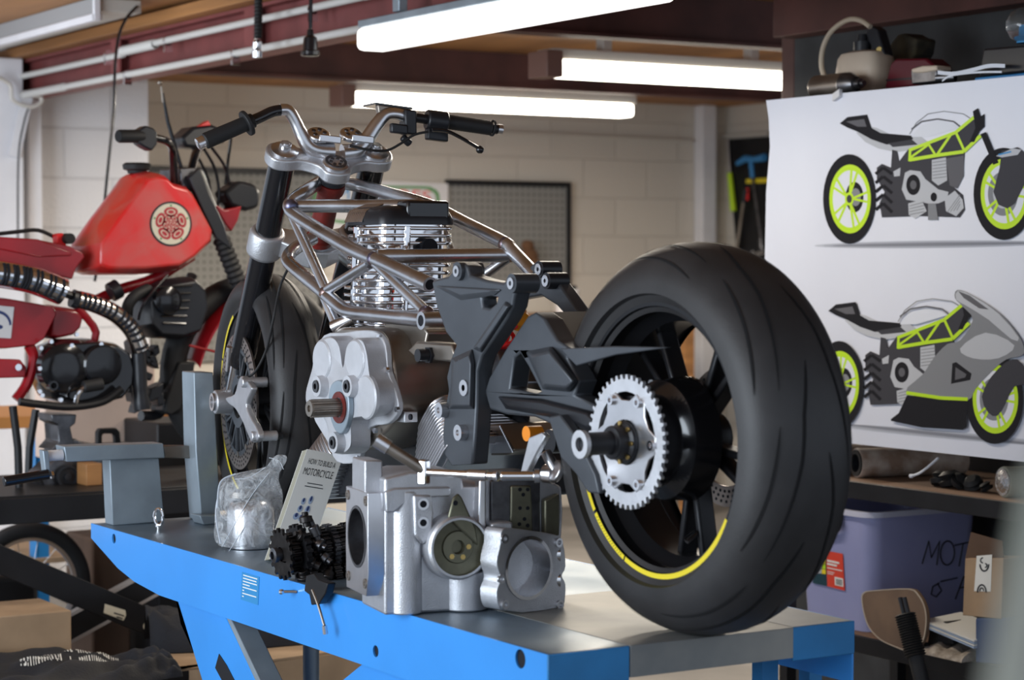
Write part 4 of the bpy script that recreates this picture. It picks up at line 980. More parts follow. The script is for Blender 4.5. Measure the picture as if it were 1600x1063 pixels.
build('foot_bolt',MB().cyl(zf(U(192,820,PZ(TZ)))+V((0,.0,0)),zf(U(192,820,PZ(TZ)))+V((0,0,.01)),.007,n=6),m['chrome'],ch)
# ---------------------------------------------------------------- red dirt bike on the black bench behind
YM=6.25
def Y3(pts,y): return L(pts,PY(y))
D('black_eng',(.010,.010,.012),.2,.18,var=.3,vs=10,coat=.5)
BZ=U(200,762,PY(6.0)).z
rb=thing('dirt_bike','old red dirt bike with dusty red tank and round rose badge','motorcycle',(U(200,760,PY(YM)).x,YM,BZ))
def pillow(name,out,y0,hw,M,par=None,k0=.82,inset=None,sub=0,bev=.004,ang=40,cx=None):
    """rounded body: outline at the middle, drawn in towards both sides"""
    mx=sum(a for a,b in out)/len(out); my=sum(b for a,b in out)/len(out)
    rings=[]
    for t,k in ((-1,k0),(-.72,(k0+1.6)/2.6*1.0),(-.3,1),(.3,1),(.72,(k0+1.6)/2.6),(1,k0)):
        base=Y3([(mx+(a-mx)*k,my+(b-my)*k) for a,b in out],y0)
        rings.append([p+V((0,hw*t,0)) for p in base])
    return build(name,MB().loft(rings),M,par or rb,ang=ang,subd=sub,bevel=bev)
tank=[(122,385),(150,345),(190,292),(204,272),(222,268),(240,272),(252,284),(275,290),(286,302),(318,362),(316,380),(288,408),(262,424),(200,430),(135,430),(120,424)]
tk=pillow('fuel_tank',tank,YM,.125,m['red'],k0=.86,bev=.006,ang=25)
c0=U(214,268,PY(YM)); build('filler_cap',MB().lathe([(.028,0),(.03,.008),(.042,.012),(.044,.026),(.036,.032),(0,.033)],c0-V((0,0,.006)),(0,0,1),24),m['black_rub'],tk)
# badge on the near side of the tank
PT=PY(YM-.1265); c0=U(267,350,PT)
def circ(c,r,a=0,b=2*PI,n=40): return [c+V((r*math.cos(a+(b-a)*j/n),0,r*math.sin(a+(b-a)*j/n))) for j in range(n)]
rad=(U(298,350,PT)-c0).length
bd_=build('tank_badge',MB().prism(circ(c0,rad*1.05),(0,.012,0)),m['black_satin'],tk)
D('cream',(.66,.60,.46),0,.5); D('rose',(.42,.03,.04),0,.5)
build('badge_disc',MB().prism(circ(c0-V((0,.0008,0)),rad*.96),(0,.001,0)),m['cream'],bd_)
mb=MB(); Y_=V((0,-.0012,0))
for ring,(rr,pr_,n) in enumerate(((.56,.31,5),(.30,.19,5),(0,.15,1))):
    for k in range(n):
        a=PI/2+2*PI*k/n+ring*PI/5; cc=c0+V((math.cos(a)*rad*rr,0,math.sin(a)*rad*rr))+Y_
        tx=V((-math.sin(a),0,math.cos(a))); rx=V((math.cos(a),0,math.sin(a)))
        w=pr_*rad*(1.15 if n>1 else 1); h=pr_*rad*(.75 if n>1 else 1)
        outer=[cc+tx*w*math.cos(t)+rx*h*math.sin(t) for t in [2*PI*j/16 for j in range(16)]]
        mb.mi=0; mb.flat(outer)
        mb.mi=1; mb.flat([cc+Y_*.4+tx*w*.62*math.cos(t)+rx*h*.55*math.sin(t) for t in [2*PI*j/14 for j in range(14)]])
        mb.mi=0; mb.flat([cc+Y_*.8+tx*w*.45*math.cos(t)+rx*h*.38*math.sin(t) for t in [2*PI*j/14 for j in range(14)]])
mb.mi=2
for k in range(5):
    a=PI/2+2*PI*(k)/5; cc=c0+V((math.cos(a)*rad*.86,0,math.sin(a)*rad*.86))+Y_; mb.flat([cc+V((.0035*math.cos(t),0,.0035*math.sin(t))) for t in [2*PI*j/8 for j in range(8)]])
build('badge_rose',mb,[m['rose'],m['cream'],m['sign_green']],bd_)
# seat, side panel, rear body
seat=[(-60,380),(-10,372),(40,374),(90,384),(112,396),(114,402),(100,420),(94,438),(60,430),(20,418),(-60,408)]
st=pillow('seat',seat,YM,.12,m['red_dark'],k0=.94,bev=.003)
P=Y3([(-60,376),(0,370),(60,374),(112,394),(112,400),(60,402),(0,390),(-60,386)],YM-.125); build('seat_top',MB().prism(P,(0,.25,0)),m['red_dark'],st,bevel=.004)
pn=pillow('side_panel',[(-60,462),(0,465),(30,470),(75,478),(80,490),(70,510),(60,530),(45,540),(0,545),(-60,545)],YM-.05,.06,m['red_dark'],k0=.95,bev=.003)
PS=PY(YM-.112); q=Y3([(-40,474),(22,480),(17,529),(-40,526)],YM-.1125); sk_=build('panel_sticker',MB().prism(q,(0,.002,0)),m['white_plastic'],pn)
c1=U(-4,508,PY(YM-.1128)); r_=(U(18,508,PY(YM-.1128))-c1).length
mb=MB(); P=[c1+V((r_*math.cos(a),0,r_*math.sin(a))) for a in [PI*j/20 for j in range(21)]]+[c1+V((r_*.84*math.cos(a),0,r_*.84*math.sin(a)-.002)) for a in [PI-PI*j/20 for j in range(21)]]
mb.prism(P,(0,.0004,0)); mb.flat([c1+V((.005+r_*.28*math.cos(a),-.0001,-.006+r_*.16*math.sin(a))) for a in [2*PI*j/9 for j in range(9)]]); build('sticker_print',mb,m['navy'],sk_)
pillow('rear_frame_cover',[(72,476),(112,482),(125,492),(120,512),(108,524),(80,530),(66,528)],YM-.02,.05,m['red_dark'])
fr2=MB()
def rt(pts,r,y=YM,n=4): return cr(Y3(pts,y),n,False)
fr2.tube(rt([(150,470),(190,452),(240,436),(300,400)],.02),.017,14)
fr2.tube(rt([(120,480),(150,520),(130,560)],.01,YM-.06),.012,10)
build('frame',fr2,m['red_dark'],rb); build('frame_tube',MB().tube(rt([(45,540),(52,560),(42,600),(25,625)],.01,YM-.08),.016,10),m['red_dark'],rb)
build('frame_bracket',MB().prism(Y3([(-30,560),(32,562),(42,575),(40,590),(-30,592)],YM-.10),(0,.04,0)),m['red_dark'],rb,bevel=.004)
c1=U(28,574,PY(YM-.105)); build('bracket_bolt',MB().lathe([(.010,.005),(.010,-.006),(0,-.006)],c1,(0,1,0),12),m['chrome'],rb)
build('seat_catch',MB().prism(Y3([(88,366),(98,364),(104,372),(104,384),(90,384)],YM-.04),(0,.04,0)),m['red_bright'],rb,bevel=.003)
c1=U(110,373,PY(YM-.07)); build('rubber_bung',MB().cyl(c1,c1+V((0,.05,0)),.016),m['black_rub'],rb)
mb=MB().tube(cr([U(-5,366,PY(YM)),U(30,362,PY(YM)),U(60,360,PY(YM)),U(88,372,PY(YM))],4,False),.006,8); build('cable_bundle',mb,m['black_rub'],rb)
# chrome exhaust shields
def slot_pipe(name,cen,r,M,nslot,y,w):
    P=cr([U(a,b,PY(y)) for a,b in cen],8,False)
    p=build(name,MB().tube(P,r,18),m[M],rb)
    mb=MB()
    n=len(P)
    for k in range(nslot):
        i=int(2+(n-5)*k/max(1,nslot-1)); t=(P[i+1]-P[i]).normalized(); up=V((0,-1,0)).cross(t).normalized()
        c=P[i]+V((0,-r*.97,0)); pts=[c+up*w*s+t*(.004*math.cos(s*1.4)) +V((0,r*(1-math.sqrt(max(0,1-(s*w/r)**2))),0)) for s in (-1,-.7,-.35,0,.35,.7,1)]
        mb.tube(pts,.0052,6)
    build(name+'_slots',mb,m['hole'],p); return p
D('chrome_warm',(.80,.72,.64),1,.14)
slot_pipe('muffler_shield',[(-30,424),(10,430),(50,438),(98,456)],.040,'chrome',15,YM-.16,.030)
slot_pipe('exhaust_shield',[(122,468),(150,476),(182,492),(206,516),(220,548)],.026,'chrome_warm',14,YM-.16,.019)
build('exhaust_joint',MB().tube([U(98,458,PY(YM-.15)),U(118,464,PY(YM-.15))],.012,10).cyl(U(112,466,PY(YM-.15)),U(124,470,PY(YM-.15)),.027),m['black_satin'],rb)
build('exhaust_pipe',MB().tube(cr([U(216,546,PY(YM-.15)),U(218,580,PY(YM-.15)),U(219,610,PY(YM-.15)),U(222,640,PY(YM-.15))],4,False),[.022]*10+[.026]*3,14),m['black_satin'],rb,bevel=.002)
# engine
en=pillow('engine_case',[(58,560),(66,540),(90,530),(130,528),(170,535),(192,550),(198,575),(196,600),(180,622),(150,630),(100,632),(70,622),(58,600)],YM-.06,.10,m['black_eng'],k0=.88,bev=.004)
P=PY(YM-.165)
for (px,py,rr,dd) in ((100,576,.075,.012),(158,570,.062,.018)):
    c1=U(px,py,P); build('engine_side_cover',MB().lathe([(rr,.03),(rr*.97,-dd*.6),(rr*.86,-dd),(rr*.5,-dd-.003),(0,-dd-.004)],c1,(0,1,0),36),m['black_eng'],en)
for px,py in ((64,544),(80,534),(120,523),(112,540),(158,538),(183,560),(62,576),(62,612),(160,572),(66,618),(95,625),(180,585)):
    c1=U(px,py,PY(YM-.175)); build('case_bolt',MB().lathe([(.0065,.006),(.0065,-.003),(0,-.003)],c1,(0,1,0),8),m['chrome'],en)
c1=U(130,605,PY(YM-.20)); build('foot_peg',MB().cyl(c1,U(160,600,PY(YM-.20)),.018,n=16),m['black_rub'],rb,bevel=.003)
c1=U(84,603,PY(YM-.19)); build('drain_plug',MB().pipe(c1,c1+V((0,.03,0)),.014,.009),m['black_eng'],en)
build('engine_guard',MB().tube(cr([U(30,628,PY(YM-.19)),U(60,632,PY(YM-.19)),U(110,636,PY(YM-.19)),U(160,628,PY(YM-.19)),U(190,608,PY(YM-.19))],5,False),.012,10),m['black_steel'],rb)
build('gear_lever',MB().tube(cr([U(118,632,PY(YM-.19)),U(122,615,PY(YM-.2)),U(134,603,PY(YM-.2))],3,False),.007,8),m['chrome'],rb)
up_=pillow('cylinder_head',[(210,470),(222,452),(248,438),(290,432),(308,450),(312,480),(300,520),(270,530),(230,528),(212,510)],YM-.02,.10,m['black_satin'],k0=.85)
P=PY(YM-.125)
mb=MB()
for k in range(6): mb.tube([U(240+k*3,450+k*11,P),U(300-k*2,446+k*12,P)],.0035,6)
build('head_fins',mb,m['black_eng'],up_)
c1=U(262,470,P); build('head_cover',MB().lathe([(.045,.02),(.042,-.01),(.03,-.016),(0,-.016)],c1,(0,1,0),24),m['black_eng'],up_)
build('intake_hose',MB().tube(cr([U(198,500,PY(YM-.08)),U(200,478,PY(YM-.1)),U(212,462,PY(YM-.1)),U(232,452,PY(YM-.08))],6,False),.018,12),m['black_rub'],rb)
build('intake_clamp',MB().cyl(U(172,458,PY(YM-.05)),U(186,450,PY(YM-.05)),.030,n=24),m['black_satin'],rb,bevel=.003)
build('clutch_cable',MB().tube(cr([U(262,430,PY(YM-.13)),U(240,455,PY(YM-.14)),U(222,480,PY(YM-.14)),U(216,500,PY(YM-.13))],5,False),.005,8),m['black_gloss'],rb)
mb=MB()
random.seed(5)
for k in range(16):
    px,py=random.uniform(205,260),random.uniform(535,640); c1=U(px,py,PY(YM-.02)); mb.cbox(c1,V((random.uniform(.02,.05),0,random.uniform(-.02,.02))),(0,.06,0),V((random.uniform(-.01,.01),0,random.uniform(.02,.045))))
build('lower_engine_parts',mb,m['black_satin'],rb,bevel=.004)
build('down_tube',MB().tube(cr([U(300,430,PY(YM)),U(285,480,PY(YM+.05)),U(262,560,PY(YM+.05)),U(255,640,PY(YM+.03)),U(220,650,PY(YM))],4,False),.016,10),m['black_satin'],rb)
# centre stand, carrying the bike on the bench
sb=MB().prism(Y3([(80,648),(120,648),(118,662),(110,668),(116,694),(150,694),(158,700),(96,704),(80,704),(92,690),(90,664),(82,660)],YM-.06),(0,.12,0))
cs=build('centre_stand',sb,m['gun'],rb,bevel=.003)
for x in (30,55,10):
    pass
build('stand_leg',MB().tube([U(20,635,PY(YM-.1)),U(28,700,PY(YM-.1)),U(30,762,PY(YM-.1))],.012,10),m['black_steel'],rb)
build('stand_leg',MB().tube([U(56,640,PY(YM+.1)),U(46,700,PY(YM+.1)),U(44,750,PY(YM+.1))],.012,10),m['black_steel'],rb)
jk=thing('bike_jack','dark grey metal jack with round base holding up the red dirt bike','jack',(U(100,755,PY(YM)).x,YM,BZ))
build('jack_arm',MB().prism(Y3([(88,690),(118,686),(190,722),(250,760),(70,762),(60,742),(84,720)],YM-.05),(0,.10,0)),m['gun'],jk,bevel=.004)
c1=U(105,745,PY(YM-.06)); build('jack_wheel',MB().lathe([(.035,0),(.035,-.012),(.028,-.012),(.026,-.002),(.012,-.002),(.011,-.01),(0,-.01)],c1,(0,1,0),28),m['black_satin'],jk)
# handlebars, fork, mudguard
build('handlebar',MB().tube(cr([U(240,215,PY(YM-.22)),U(262,222,PY(YM-.2)),U(270,240,PY(YM-.12)),U(272,290,PY(YM-.06))],5,False),.012,12),m['black_gloss'],rb)
g_=build('handlebar_grip',MB().lathe([(0,0),(.017,.001),(.0195,.006),(.0195,.085),(0,.086)],U(184,213,PY(YM-.26)),U(220,213,PY(YM-.24))-U(184,213,PY(YM-.26)),18),m['black_rub'],rb)
mb=MB().prism(Y3([(216,204),(228,196),(240,200),(246,206),(246,225),(238,236),(226,230),(217,224)],YM-.255),(0,.05,0)); build('switch_block',mb,m['black_satin'],rb,bevel=.005)
build('far_handlebar',MB().tube(cr([U(290,300,PY(YM)),U(300,262,PY(YM+.05)),U(308,235,PY(YM+.1)),U(320,222,PY(YM+.14)),U(345,218,PY(YM+.2))],5,False),.014,12),m['black_gloss'],rb)
build('headlamp_cowl',MB().prism(Y3([(283,215),(302,198),(330,194),(345,200),(340,222),(312,232),(290,230)],YM-.03),(0,.10,0)),m['black_satin'],rb,bevel=.01)
build('cowl_flash',MB().prism(Y3([(310,198),(326,188),(330,196)],YM-.04),(0,.03,0)),m['red'],rb,bevel=.002)
sw_=MB().tube([U(252,135,PY(YM-.05)),U(255,160,PY(YM-.05))],.004,8).ball(U(250,129,PY(YM-.05)),.008); 
an=build('antenna_rod',MB().tube([U(254,145,PY(YM-.05)),U(262,190,PY(YM-.05)),U(283,262,PY(YM-.05))],[.004,.006,.0065],8),m['black_gloss'],rb)
build('rod_end',sw_,m['alu_dull'],an)
yf=PY(YM+.02)
build('fork_yoke',MB().prism(Y3([(280,262),(308,262),(318,290),(300,300),(284,296)],YM-.08),(0,.16,0)),m['gun'],rb,bevel=.005)
for dy in (-.085,.085):
    a,b,c1=U(302,270,PY(YM+dy)),U(345,372,PY(YM+dy)),U(372,440,PY(YM+dy))
    build('fork_tube',MB().cyl(a,b,.020,n=16).cyl(a,a+(b-a)*.55,.028,n=16),m['black_satin'],rb)
    d=(c1-b); n=22; P=[(.024+(.005 if i%2 else 0),i/n*d.length*1.4) for i in range(n+1)]
    build('fork_gaiter',MB().lathe(P,b,d,16),m['black_rub'],rb)
build('fork_shroud',MB().prism(Y3([(296,278),(312,262),(326,300),(350,350),(362,390),(338,372),(318,330)],YM-.115),(0,.02,0)),m['black_satin'],rb,bevel=.003)
build('lamp_bracket',MB().prism(Y3([(335,318),(352,328),(378,322),(372,345),(362,362),(352,350)],YM-.05),(0,.1,0)),m['red_dark'],rb,bevel=.004)
build('instrument_pod',MB().prism(Y3([(350,300),(375,282),(400,288),(408,300),(405,325),(385,330),(360,322)],YM-.03),(0,.09,0)),m['black_satin'],rb,bevel=.012)
for k,pts in enumerate(([(318,232),(335,262),(342,300),(338,330)],[(330,230),(352,262),(360,300)],[(361,216),(355,262),(352,300)],[(300,230),(325,280),(330,340)])):
    build('control_cable',MB().tube(cr([U(a,b,PY(YM-.02+.04*k)) for a,b in pts],5,False),.005,8),m['black_gloss'],rb)
# front mudguard and flap, an arc over the hidden wheel
pts=[(370,452),(345,470),(322,500),(304,535),(296,560)]
A=cr([U(a,b,PY(YM)) for a,b in pts],5,False); rings=[]
for p in A:
    rings.append([p+V((0,y,-.022*abs(y/.075)**2)) for y in (-.075,-.05,-.02,.02,.05,.075)]+[p+V((.004,y,-.022*abs(y/.075)**2-.006)) for y in (.075,.05,.02,-.02,-.05,-.075)])
mg=build('front_mudguard',MB().loft(rings),m['red_dark'],rb)
build('mud_flap',MB().prism(Y3([(281,566),(306,566),(300,600),(283,640),(268,650),(257,645),(262,620)],YM-.06),(0,.12,0)),m['black_rub'],rb,bevel=.006)
build('mudguard_stay',MB().tube([U(296,540,PY(YM-.08)),U(345,552,PY(YM-.08))],.004,8),m['red_dark'],rb)
cW=U(395,600,PY(YM)); cW.z=BZ+.3115
build('front_tyre',MB().tube([cW+V((.27*math.cos(a),0,.27*math.sin(a)-.0)) for a in [2*PI*j/48 for j in range(48)]],.04,12,wrap=True),m['black_rub'],rb)
# ---------------------------------------------------------------- black bench under the dirt bike
x0=U(-40,770,PY(5.95)).x; x1=U(332,770,PY(5.95)).x+.55
bn=thing('black_bench','black steel platform carrying the red dirt bike','bench',((x0+x1)/2,6.2,0))
build('platform',MB().abox(x0,x1,5.95,6.55,BZ-.012,BZ),m['black_steel'],bn,bevel=.002)
build('front_rail',MB().abox(x0,x1,5.93,5.949,BZ-.078,BZ-.005),m['black_steel'],bn,bevel=.002)
def barp(n,a,b,w,M,y,par,th=.03): 
    pa,pb=U(*a,PY(y)),U(*b,PY(y)); return build(n,MB().bar(pa,pb,th,w,(0,1,0)) if False else MB().prism([pa+V((0,0,w/2)),pb+V((0,0,w/2)),pb-V((0,0,w/2)),pa-V((0,0,w/2))],(0,th,0)),m[M],par,bevel=.002)
ar=barp('scissor_arm',(-30,862),(310,1005),.085,'black_steel',5.9,bn,.04)
a=U(180,956,PY(5.899)); build('maker_plate',MB().prism(Y3([(164,944),(196,954),(197,962),(193,970),(162,958)],5.8985),(0,.001,0)),m['cream'],ar)
mb=MB()
for (a,b) in (((178,957),(194,962)),((182,963),(192,966))):
    p,q_=U(*a,PY(5.898)),U(*b,PY(5.898)); mb.flat([p,q_,q_-V((0,0,.004)),p-V((0,0,.004))])
build('plate_print',mb,m['ink'],ar)
c1=U(230,979,PY(5.90)); build('pivot_bolt',MB().lathe([(.013,.01),(.013,-.004),(0,-.005)],c1,(0,1,0),16),m['cream'],ar)
ab=barp('scissor_arm',(60,1010),(265,898),.075,'black_steel',6.0,bn,.04)
D('rail_grey',(.40,.37,.36),0,.5)
for dy in (.038,-.040):
    pa,pb=U(60,1010,PY(5.998)),U(265,898,PY(5.998)); build('arm_edge',MB().prism([pa+V((0,0,dy+.005)),pb+V((0,0,dy+.005)),pb+V((0,0,dy-.005)),pa+V((0,0,dy-.005))],(0,.03,0)),m['rail_grey'],ab)
build('bench_base',MB().abox(x0,x1,5.95,6.5,.0,.06).abox(x0+.1,x0+.18,6.3,6.4,.06,BZ-.012).abox(x1-.12,x1-.04,6.3,6.4,.06,BZ-.012),m['black_steel'],bn,bevel=.003)
# ---------------------------------------------------------------- left background
YK=7.1
rk=thing('blue_rack','blue steel rack with orange shelf board behind the red dirt bike','rack',(U(66,700,PY(YK)).x,YK,0))
a,b=U(54,700,PY(YK)),U(76,700,PY(YK)); zs=U(60,668,PY(YK)).z
build('post',MB().abox(a.x,b.x,YK,YK+.06,0,zs-.002).abox(a.x-.0,a.x+.006,YK-.004,YK,0,zs-.002),m['blue_dark'],rk,bevel=.002)
a2=U(300,700,PY(YK))
build('post',MB().abox(a2.x+.16,a2.x+.22,YK,YK+.06,0,zs-.002),m['blue_dark'],rk,bevel=.002)
D('orange_board',(.50,.22,.06),0,.6)
build('shelf_board',MB().abox(a.x-.6,a2.x+.25,YK-.01,YK+.55,zs,zs+.04),m['orange_board'],rk,bevel=.002)
z2=U(60,872,PY(YK)).z; build('lower_shelf',MB().abox(a.x-.6,a2.x+.25,YK-.01,YK+.55,z2-.02,z2),m['cardboard'],rk,bevel=.002)
cbx=MB().abox(U(62,700,PY(YK+.1)).x,U(243,700,PY(YK+.1)).x,YK+.05,YK+.45,zs+.041,zs+.041+.55)
D('box_pale',(.52,.40,.33),0,.85,var=.06,vs=5)
P0=U(243,690,PY(YK-.12)); P1=U(70,690,PY(YK-.12))
tag(build('cardboard_box',MB().abox(P1.x,P0.x,YK-.12,YK-.02,BZ+.001,BZ+.31),m['box_pale'],bevel=.006),'large pale cardboard box standing behind the red bike engine','box')
# tool case handle, wood block
P=PY(6.42); c0=U(150,693,P); c1=U(190,693,P)
tcase=thing('tool_case','small black tool case with moulded handle standing on the black bench','case',((c0.x+c1.x)/2,6.45,BZ))
build('case_body',MB().abox(c0.x-.05,c1.x+.05,6.42,6.50,BZ,c0.z-.005),m['black_rub'],tcase,bevel=.008)
build('handle',MB().prism([L([(153,700),(153,676),(157,670),(183,669),(188,675),(190,700)],P),L([(182,700),(180,681),(176,678),(162,678),(160,682),(160,700)],P)] if False else L([(153,698),(153,676),(157,670),(183,669),(188,675),(190,698),(182,698),(180,680),(176,678),(162,678),(160,682),(160,698)],P),(0,.03,0)),m['black_rub'],tcase,bevel=.004)
P=PY(6.1); q=U(135,757,P); q2=U(160,757,P); tag(build('wooden_block',MB().abox(q.x,q2.x,6.1,6.18,BZ,BZ+.065),m['wood'],bevel=.003),'small wooden block on the black bench beside the jack','block')
# bicycle wheel below
c0=U(44,918,PY(6.75)); rr=(U(141,918,PY(6.75))-c0).length
bw=thing('bicycle_wheel','small bicycle wheel with black tyre leaning under the black bench','wheel',V((c0.x,6.75,c0.z-rr)))
build('tyre',MB().tube([c0+V((math.cos(a)*(rr-.026),0,math.sin(a)*(rr-.026))) for a in [2*PI*j/64 for j in range(64)]],.026,14,wrap=True),m['black_rub'],bw)
build('rim',MB().lathe([(rr-.048,-.012),(rr-.060,-.010),(rr-.060,.010),(rr-.048,.012)],c0,(0,1,0),64,closed_prof=True),m['alu'],bw)
build('hub',MB().cyl(c0-V((0,.04,0)),c0+V((0,.04,0)),.018),m['gun'],bw)
for k in range(14):
    a=2*PI*k/14; build('spoke',MB().cyl(c0+V((math.cos(a+.3)*.016,.02*(-1)**k,math.sin(a+.3)*.016)),c0+V((math.cos(a)*(rr-.058),0,math.sin(a)*(rr-.058))),.0013,n=6),m['alu'],bw)
# crates and boxes on the floor
def pbox(name,x0,x1,y0,y1,Y,dep,M,lab,cat,par=None,z0=None,bev=.006):
    a,b=U(x0,y0,PY(Y)),U(x1,y1,PY(Y)); zb=b.z if z0 is None else z0
    return tag(build(name,MB().abox(a.x,b.x,Y,Y+dep,zb,a.z),m[M],bevel=bev),lab,cat)
pbox('storage_crate',-40,62,904,965,6.58,.11,'black_steel','black plastic crate on the floor under the black bench, left edge','crate',z0=.001,bev=.02)
pbox('cardboard_box',-50,112,968,1010,5.62,.25,'cardboard','low open cardboard box at the lower left behind the black shirt','box',z0=.001,bev=.004)
D('metal_dish',(.6,.6,.58),.8,.3)
c0=U(17,866,PY(YK-.0)); c0=V((c0.x,YK+.03,z2+.001)); tag(build('metal_dish',MB().lathe([(0,0),(.03,0),(.045,.012),(.042,.018),(.02,.02),(.018,.03),(0,.032)],c0,UPZ,24),m['metal_dish']),'small metal dish on the lower rack shelf at left edge','dish')
# open cardboard box under the lift table, with the shirt over it
ZB=.36; Pz=PZ(ZB)
o=L([(120,1066),(255,1055),(268,1012),(330,1003),(400,1003),(470,998),(560,996),(640,1004),(560,1016),(400,1038),(385,1032),(366,1041)],Pz)
bx=thing('cardboard_box','open brown cardboard box with torn flaps on the floor under the blue table','box',(U(420,1063,Pz).x,U(420,1063,Pz).y,0))
build('flap',MB().prism(o,(0,0,.006)),m['cardboard'],bx)
a_,b_=U(120,1090,Pz),U(640,1008,Pz); k0=U(366,1042,Pz); k1=U(600,1012,Pz)
o2=L([(130,1068),(366,1043),(400,1040),(600,1012),(640,1030),(640,1130),(130,1130)],PZ(ZB-.002)); 
o3=[k0,k1,k1+V((.3,.25,0)),k0+V((.1,.45,0))]
o3=[V((p.x,p.y,.001)) for p in (k0,k1,k1+V((.25,.3,0)),k0+V((.05,.42,0)))]
build('box_wall',MB().prism(o3,(0,0,ZB-.002)),m['cardboard'],bx)
# black shirt, a crumpled heap with white print
random.seed(8); Z0=ZB+.0
def sheet(name,x0,x1,y0,y1,zf_,M,n1=40,n2=16,hgt=.09,par=None):
    mb=MB(); top=[];
    ph=[random.uniform(0,6) for _ in range(8)]
    rows=[]
    for j in range(n2+1):
        v=j/n2; row=[]
        for i in range(n1+1):
            u=i/n1; px=x0+(x1-x0)*u; py=y1+(y0-y1)*v
            p=U(px,py+0,PZ(zf_)); h=hgt*math.sin(PI*min(1,v*1.15+.05))**.6*math.sin(PI*min(1,max(0,u*.9+.12)))**.5
            f=.012*math.sin(9*u+4*v+ph[0])+.008*math.sin(21*u-7*v+ph[1])+.006*math.sin(33*u+11*v+ph[2])
            p.z=zf_+max(.002,h+f); row.append(mb.v(p))
        rows.append(row)
    for j in range(n2):
        for i in range(n1): mb.f([rows[j][i],rows[j][i+1],rows[j+1][i+1],rows[j+1][i]])
    o=build(name,mb,m[M]); s=o.modifiers.new('s','SOLIDIFY'); s.thickness=.006; s.offset=-1
    return o
D('black_cloth',(.012,.013,.018),0,.85,bump=.4,bs=120)
def heap(name,out,zlo,hgt,M,seed,n=44,m_=9,k1=2.0):
    """a cloth heap: outline on the support, rising in rumpled rings"""
    random.seed(seed); O=cr([V((a,b)) for a,b in out],6); O=[U(p.x,p.y,PZ(zlo)) for p in O]
    c=sum(O,V((0,0,0)))/len(O); mb=MB(); rings=[]; N=len(O); ph=[random.uniform(0,6) for _ in range(6)]
    for i in range(m_):
        t=i/(m_-1); k=1-t*.97; ring=[]
        for j,p in enumerate(O):
            a=2*PI*j/N; f=.16*math.sin(5*a+ph[0]+3*t)+.10*math.sin(9*a+ph[1]-4*t)+.08*math.sin(14*a+ph[2]+7*t)
            q=c+(p-c)*k; q.z=zlo+.001+hgt*(math.sin(PI/2*min(1,t*1.7))**.8)*(1+f*min(1,t*3)); ring.append(q)
        rings.append(ring)
    return build(name,mb.loft(rings),m[M],subd=1)
def drape(top,bot,zlo,hgt,seed,nu=90,nv=26):
    random.seed(seed); T_=cr([V(p) for p in top],12,False); B_2=cr([V(p) for p in bot],12,False); ph=[random.uniform(0,6) for _ in range(9)]
    def S(u,v):
        i=u*(len(T_)-1); k=int(min(i,len(T_)-2)); t=T_[k].lerp(T_[k+1],i-k); i=u*(len(B_2)-1); k=int(min(i,len(B_2)-2)); b=B_2[k].lerp(B_2[k+1],i-k)
        q=t.lerp(b,v); p=U(q.x,q.y,PZ(zlo)); e=min(1,math.sin(PI*v)*2.2)**.6*min(1,(1-u)*7)**.6
        n=.010*math.sin(14*u+6*v+ph[0]+2*math.sin(5*v+ph[5]))+.005*math.sin(31*u-15*v+ph[1]+1.5*math.sin(9*u))+.003*math.sin(52*u+27*v+ph[2])+.008*math.sin(22*v+9*u+ph[3])
        p.z=zlo+.001+max(0,e*(hgt+n)); return p
    return S
def drape_mesh(name,S,M,nu=100,nv=30):
    mb=MB(); rows=[[mb.v(S(i/nu,j/nv)) for i in range(nu+1)] for j in range(nv+1)]
    for j in range(nv):
        for i in range(nu): mb.f([rows[j][i],rows[j][i+1],rows[j+1][i+1],rows[j+1][i]])
    mb.f([rows[0][i] for i in range(nu+1)]+[rows[j][nu] for j in range(1,nv+1)]+[rows[nv][i] for i in range(nu-1,-1,-1)]+[rows[j][0] for j in range(nv-1,0,-1)])
    return build(name,mb,m[M],ang=80)
SS=drape([(-60,1028),(40,1028),(120,1030),(200,1034),(250,1040),(284,1050)],[(-60,1112),(60,1108),(150,1090),(215,1072),(260,1062),(286,1058)],ZB+.008,.034,8)
sh_=tag(drape_mesh('black_shirt',SS,'black_cloth'),'crumpled black shirt with white printing lying on cardboard at the lower left','shirt')
sp2=MB(); random.seed(2)
def glyph(u,v,w,h):
    n=V((0,-.3,.95))*.0025; sp2.flat([SS(a,b)+n for a,b in ((u,v),(u+w,v),(u+w,v+h),(u,v+h))])
for row,(v0,h) in enumerate(((.26,.05),(.35,.07))):
    u=.17
    while u<.54:
        w=random.uniform(.004,.009)
        if not .36<u<.375 and not(row and (.31<u<.38)): glyph(u,v0+.01*math.sin(u*40),w*.55,h); 
        if random.random()<.6: glyph(u+w*.5,v0+.01+h*random.choice((0,.6)),w*.5,h*.35)
        u+=w+.0035
build('shirt_print',sp2,m['paper'],sh_)
D('pink',(.80,.03,.10),0,.7)
# black and pink clothing behind the table leg
SC2=drape([(225,1000),(300,994),(400,990),(470,994),(560,1000)],[(235,1022),(300,1020),(400,1014),(470,1008),(562,1004)],ZB+.008,.085,21)
h2=drape_mesh('folded_clothing',SC2,'black_cloth',60,16)
tag(h2,'black clothing with pink patches heaped on cardboard behind the blue scissor leg','clothing')
Pq=PN(U(300,985,PZ(ZB+.03)),-FH+UPZ*.5)
for pts in ([(263,972),(284,964),(286,984),(276,982)],[(342,958),(356,962),(366,972),(352,980),(340,976)],[(354,990),(368,992),(368,1000),(356,998)],[(240,1008),(252,1012),(262,1018),(248,1016)]):
    pp_=build('pink_patch',MB().prism(L(pts,Pq),(.0,-.002,0)),m['pink'],h2)
